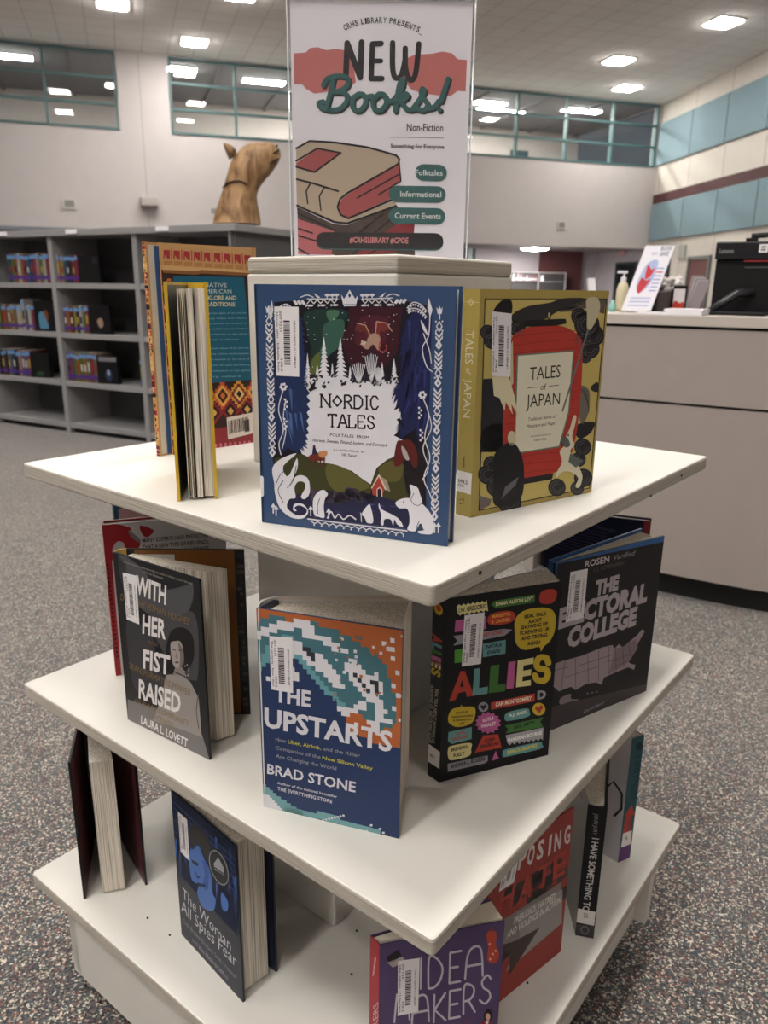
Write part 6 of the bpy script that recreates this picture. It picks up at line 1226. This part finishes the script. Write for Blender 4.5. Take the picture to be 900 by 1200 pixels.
book('paperback_book', 'white covered book with a teal spine and red arrow, right end of the bottom shelf', Z3, h16, A_, B_, D_, E_, [wedge(A_, B_, D_, E_, i=.003, f=.001)], '#b5b2b6', '#1f4a52', '#b5b2b6', '#c9c4bc', f, sp, None, th=.001, soft=True)
# ---- 17: only a corner of a book shows at the back of the bottom shelf
P = at(196, 934, Z3); P.z = 0; a = None
slim('hardcover_book', 'dark book with a gold edged corner, barely showing at the back of the bottom shelf', Z3, .215, P + Vector((.012, .0, 0)), P + Vector((.13, .075, 0)), .018, '#2a2622', '#a38a3c')
# ================================================================== sign on the riser
cen = (rq[0] + rq[2]) / 2; cen.z = RZ
PL = aty(346, 296, cen.y); PR = aty(543.5, 298, cen.y); TLp = aty(339, -1, cen.y); TRp = aty(553.5, 3, cen.y)
wS = (PR - PL).x; sx0 = (PL.x + TLp.x) / 2; sx1 = (PR.x + TRp.x) / 2; ztop = (TLp.z + TRp.z) / 2; yS = cen.y
sg = thing('sign_holder', (cen.x, yS, RZ), 'clear upright sign holder with a white new books poster, on top of the display stand', 'sign')
b = MB(); b.box(((sx0 + sx1) / 2, yS, (RZ + ztop) / 2 + .001), (sx1 - sx0, .0012, ztop - RZ - .002), PAPER); 
a = Art([(35, 0), (875, 12), (832, 1165), (62, 1160)], sx1 - sx0, ztop - RZ); DKc, TLc, PKc = '#222224', '#33625f', '#c0706a'; SB = '#d3cfd6'
a.poly([(55, 242), (110, 238), (130, 218), (165, 214), (205, 228), (250, 222), (300, 230), (330, 300), (340, 370), (300, 400), (200, 415), (150, 422), (110, 400), (95, 382), (57, 380)], PKc)
a.poly([(540, 330), (560, 270), (610, 248), (690, 244), (735, 234), (780, 242), (805, 268), (848, 272), (842, 412), (805, 410), (775, 432), (720, 430), (640, 420), (590, 400)], PKc)
a.arc('CRHS LIBRARY PRESENTS_', [(288, 140), (350, 116), (430, 106), (520, 112), (600, 138), (645, 160)], 27, DKc, 2, .015)
def thick(strokes, wd, c, L):
    for s_ in strokes: a.line(s_, wd, c, L)
a.line([(294, 352), (300, 196), (360, 350), (366, 192)], 27, DKc, 2); a.line([(456, 198), (416, 200), (410, 355), (460, 355)], 25, DKc, 2); a.line([(412, 276), (455, 276)], 22, DKc, 2)
a.curve([(508, 195), (508, 300), (520, 350), (548, 340), (566, 270)], 25, DKc, 2); a.curve([(566, 220), (568, 310), (590, 362), (614, 330), (628, 200)], 25, DKc, 2)
scr = [[(238, 350), (222, 420), (204, 490)], [(190, 385), (210, 355), (258, 342), (300, 352), (300, 385), (265, 410), (232, 414)], [(240, 412), (290, 420), (298, 455), (265, 490), (215, 494), (178, 482), (170, 465), (190, 458)], [(352, 425), (326, 445), (328, 488), (358, 496), (384, 465), (376, 428), (350, 424)], [(384, 440), (415, 432)],
       [(446, 425), (420, 450), (424, 490), (454, 496), (480, 465), (470, 428), (444, 424)], [(474, 440), (505, 455), (548, 400), (556, 356), (540, 380), (528, 440), (520, 498)], [(526, 470), (560, 425), (578, 432), (550, 460), (578, 492), (610, 490)], [(600, 490), (650, 420), (644, 400), (640, 430), (668, 470), (650, 496), (618, 488)], [(660, 490), (700, 480), (718, 455)]]
for s_ in scr: a.curve([(x + 7, y + 8) for x, y in s_], 24, '#1f2a2c', 4)
for s_ in scr: a.curve(s_, 22, TLc, 5)
a.line([(768, 362), (736, 462)], 26, '#1f2a2c', 4); a.line([(762, 356), (728, 456)], 22, TLc, 5); a.oval(730, 502, 13, 13, '#1f2a2c', 4); a.oval(724, 496, 11, 11, TLc, 5)
a.text('Non-Fiction', (574, 588), (740, 590), 34, DKc, 2, .01)
for k in range(38): a.oval(484 + k * 6.9, 616 + k * .1, 2.3, 2.3, DKc, 2, n=6)
a.text('Something for Everyone', (500, 664), (745, 668), 19, DKc, 2, .02)
# stack of drawn books
BG, PB = '#b5a58e', '#a3504f'; k5 = 5.85
def pp(*l): return [(42 + x * .5868 - 22.0, y * .5868 + 547.8) for x, y in l]      # crop at 335,140 (x6.667) -> sheet crop
def ln(pts, wd=9): a.line(pp(*pts), wd, '#1b1517', 6)
a.poly(pp((88, 652), (370, 780), (480, 788), (870, 640), (1000, 770), (1010, 1020), (110, 1010)), '#4c4038', 1); a.poly(pp((92, 740), (380, 835), (360, 1015), (98, 1010)), '#b8686a', 2); a.poly(pp((360, 880), (380, 1020), (500, 1020), (620, 940)), '#4c4038', 2); a.poly(pp((760, 850), (960, 720), (1010, 740), (1000, 860), (860, 990), (540, 1020), (640, 940)), '#8a2f38', 2)
a.poly(pp((80, 205), (185, 148), (380, 158), (640, 195), (860, 255), (888, 285), (880, 320), (480, 545), (430, 590), (410, 640), (430, 700), (480, 735), (860, 600), (862, 640), (480, 775), (370, 770), (88, 645), (80, 430)), BG, 3)
a.poly(pp((885, 310), (895, 440), (840, 500), (830, 580), (480, 735), (430, 700), (412, 640), (440, 590), (490, 550)), PB, 4)
a.poly(pp((80, 320), (245, 205), (430, 238), (225, 385), (80, 345)), PB, 4)
ln([(80, 205), (185, 148), (380, 158), (640, 195), (860, 255), (888, 285), (880, 320), (480, 545), (425, 590), (405, 650), (430, 710), (490, 737), (860, 580)]); ln([(80, 300), (245, 205), (430, 238), (225, 385), (80, 345)], 8); ln([(85, 440), (210, 470), (410, 530)]); ln([(190, 475), (160, 530), (172, 625)], 7); ln([(300, 505), (262, 570), (275, 675)], 7); ln([(88, 640), (380, 765), (480, 775), (862, 640)]); ln([(560, 580), (885, 400)], 7); ln([(725, 555), (895, 455)], 7); ln([(885, 310), (898, 450)], 7)
ln([(95, 700), (390, 830)], 7); ln([(100, 815), (210, 850)], 7); ln([(100, 870), (330, 935)], 7); ln([(100, 970), (180, 1010)], 7); ln([(580, 840), (760, 705)], 6); ln([(700, 840), (850, 720)], 6); ln([(520, 1015), (600, 940)], 6); ln([(640, 1015), (880, 880)], 6)
for x0, x1, y, t, tx in ((612, 758, 774, 'Folktales', 614), (492, 752, 870, 'Informational', 545), (492, 750, 967, 'Current Events', 520)):
    hh = 37; P = [(x0 + hh + hh * math.cos(q_), y + hh * math.sin(q_)) for q_ in [math.pi / 2 + i * math.pi / 8 for i in range(9)]] + [(x1 - hh + hh * math.cos(q_), y + 2 + hh * math.sin(q_)) for q_ in [-math.pi / 2 + i * math.pi / 8 for i in range(9)]]
    a.poly(P, TLc, 7); a.text(t, (tx, y + 12), (x1 - 20, y + 14), 26, '#d6dad8', 8, .015)
y = 1078; hh = 36
for dy, c, L in ((6, TLc, 7), (0, '#262628', 8)): a.poly([(160 + hh + hh * math.cos(q_), y + dy + hh * math.sin(q_)) for q_ in [math.pi / 2 + i * math.pi / 8 for i in range(9)]] + [(742 - hh + hh * math.cos(q_), y + dy + 2 + hh * math.sin(q_)) for q_ in [-math.pi / 2 + i * math.pi / 8 for i in range(9)]], c, L)
a.text('#CRHSLIBRARY #CPOE', (314, 1088), (582, 1090), 26, '#d48a86', 9, .025)
a.put(b, '', Vector((sx0, yS - .0007, RZ)), Vector((1, 0, 0)), UP, Vector((0, -1, 0))); b.build('poster', sg)
b = MB(); b.box(((sx0 + sx1) / 2, yS - .0035, (RZ + ztop) / 2 + .002), (sx1 - sx0 + .006, .0022, ztop - RZ - .002), ACRY); b.build('acrylic_front', sg)
b = MB(); b.box(((sx0 + sx1) / 2, yS + .0028, (RZ + ztop) / 2 + .002), (sx1 - sx0 + .006, .0022, ztop - RZ - .002), ACRY); b.build('acrylic_back', sg)
EDG = mat('acrylic_edge', '#d9e0e2', .2, var=.02)
b = MB()
for xx in (sx0 - .0036, sx1 + .0036): b.box((xx, yS, (RZ + ztop) / 2 + .002), (.0012, .0085, ztop - RZ - .002), EDG)
b.box(((sx0 + sx1) / 2, yS, ztop + .0018), (sx1 - sx0 + .008, .0085, .0012), EDG); b.build('acrylic_edge', sg)
b = MB(); b.box(((sx0 + sx1) / 2, yS, RZ + .0012), ((sx1 - sx0) * .9, .075, .0022), ACRY); b.build('acrylic_foot', sg)
for o in ROOTS: del o['_o']
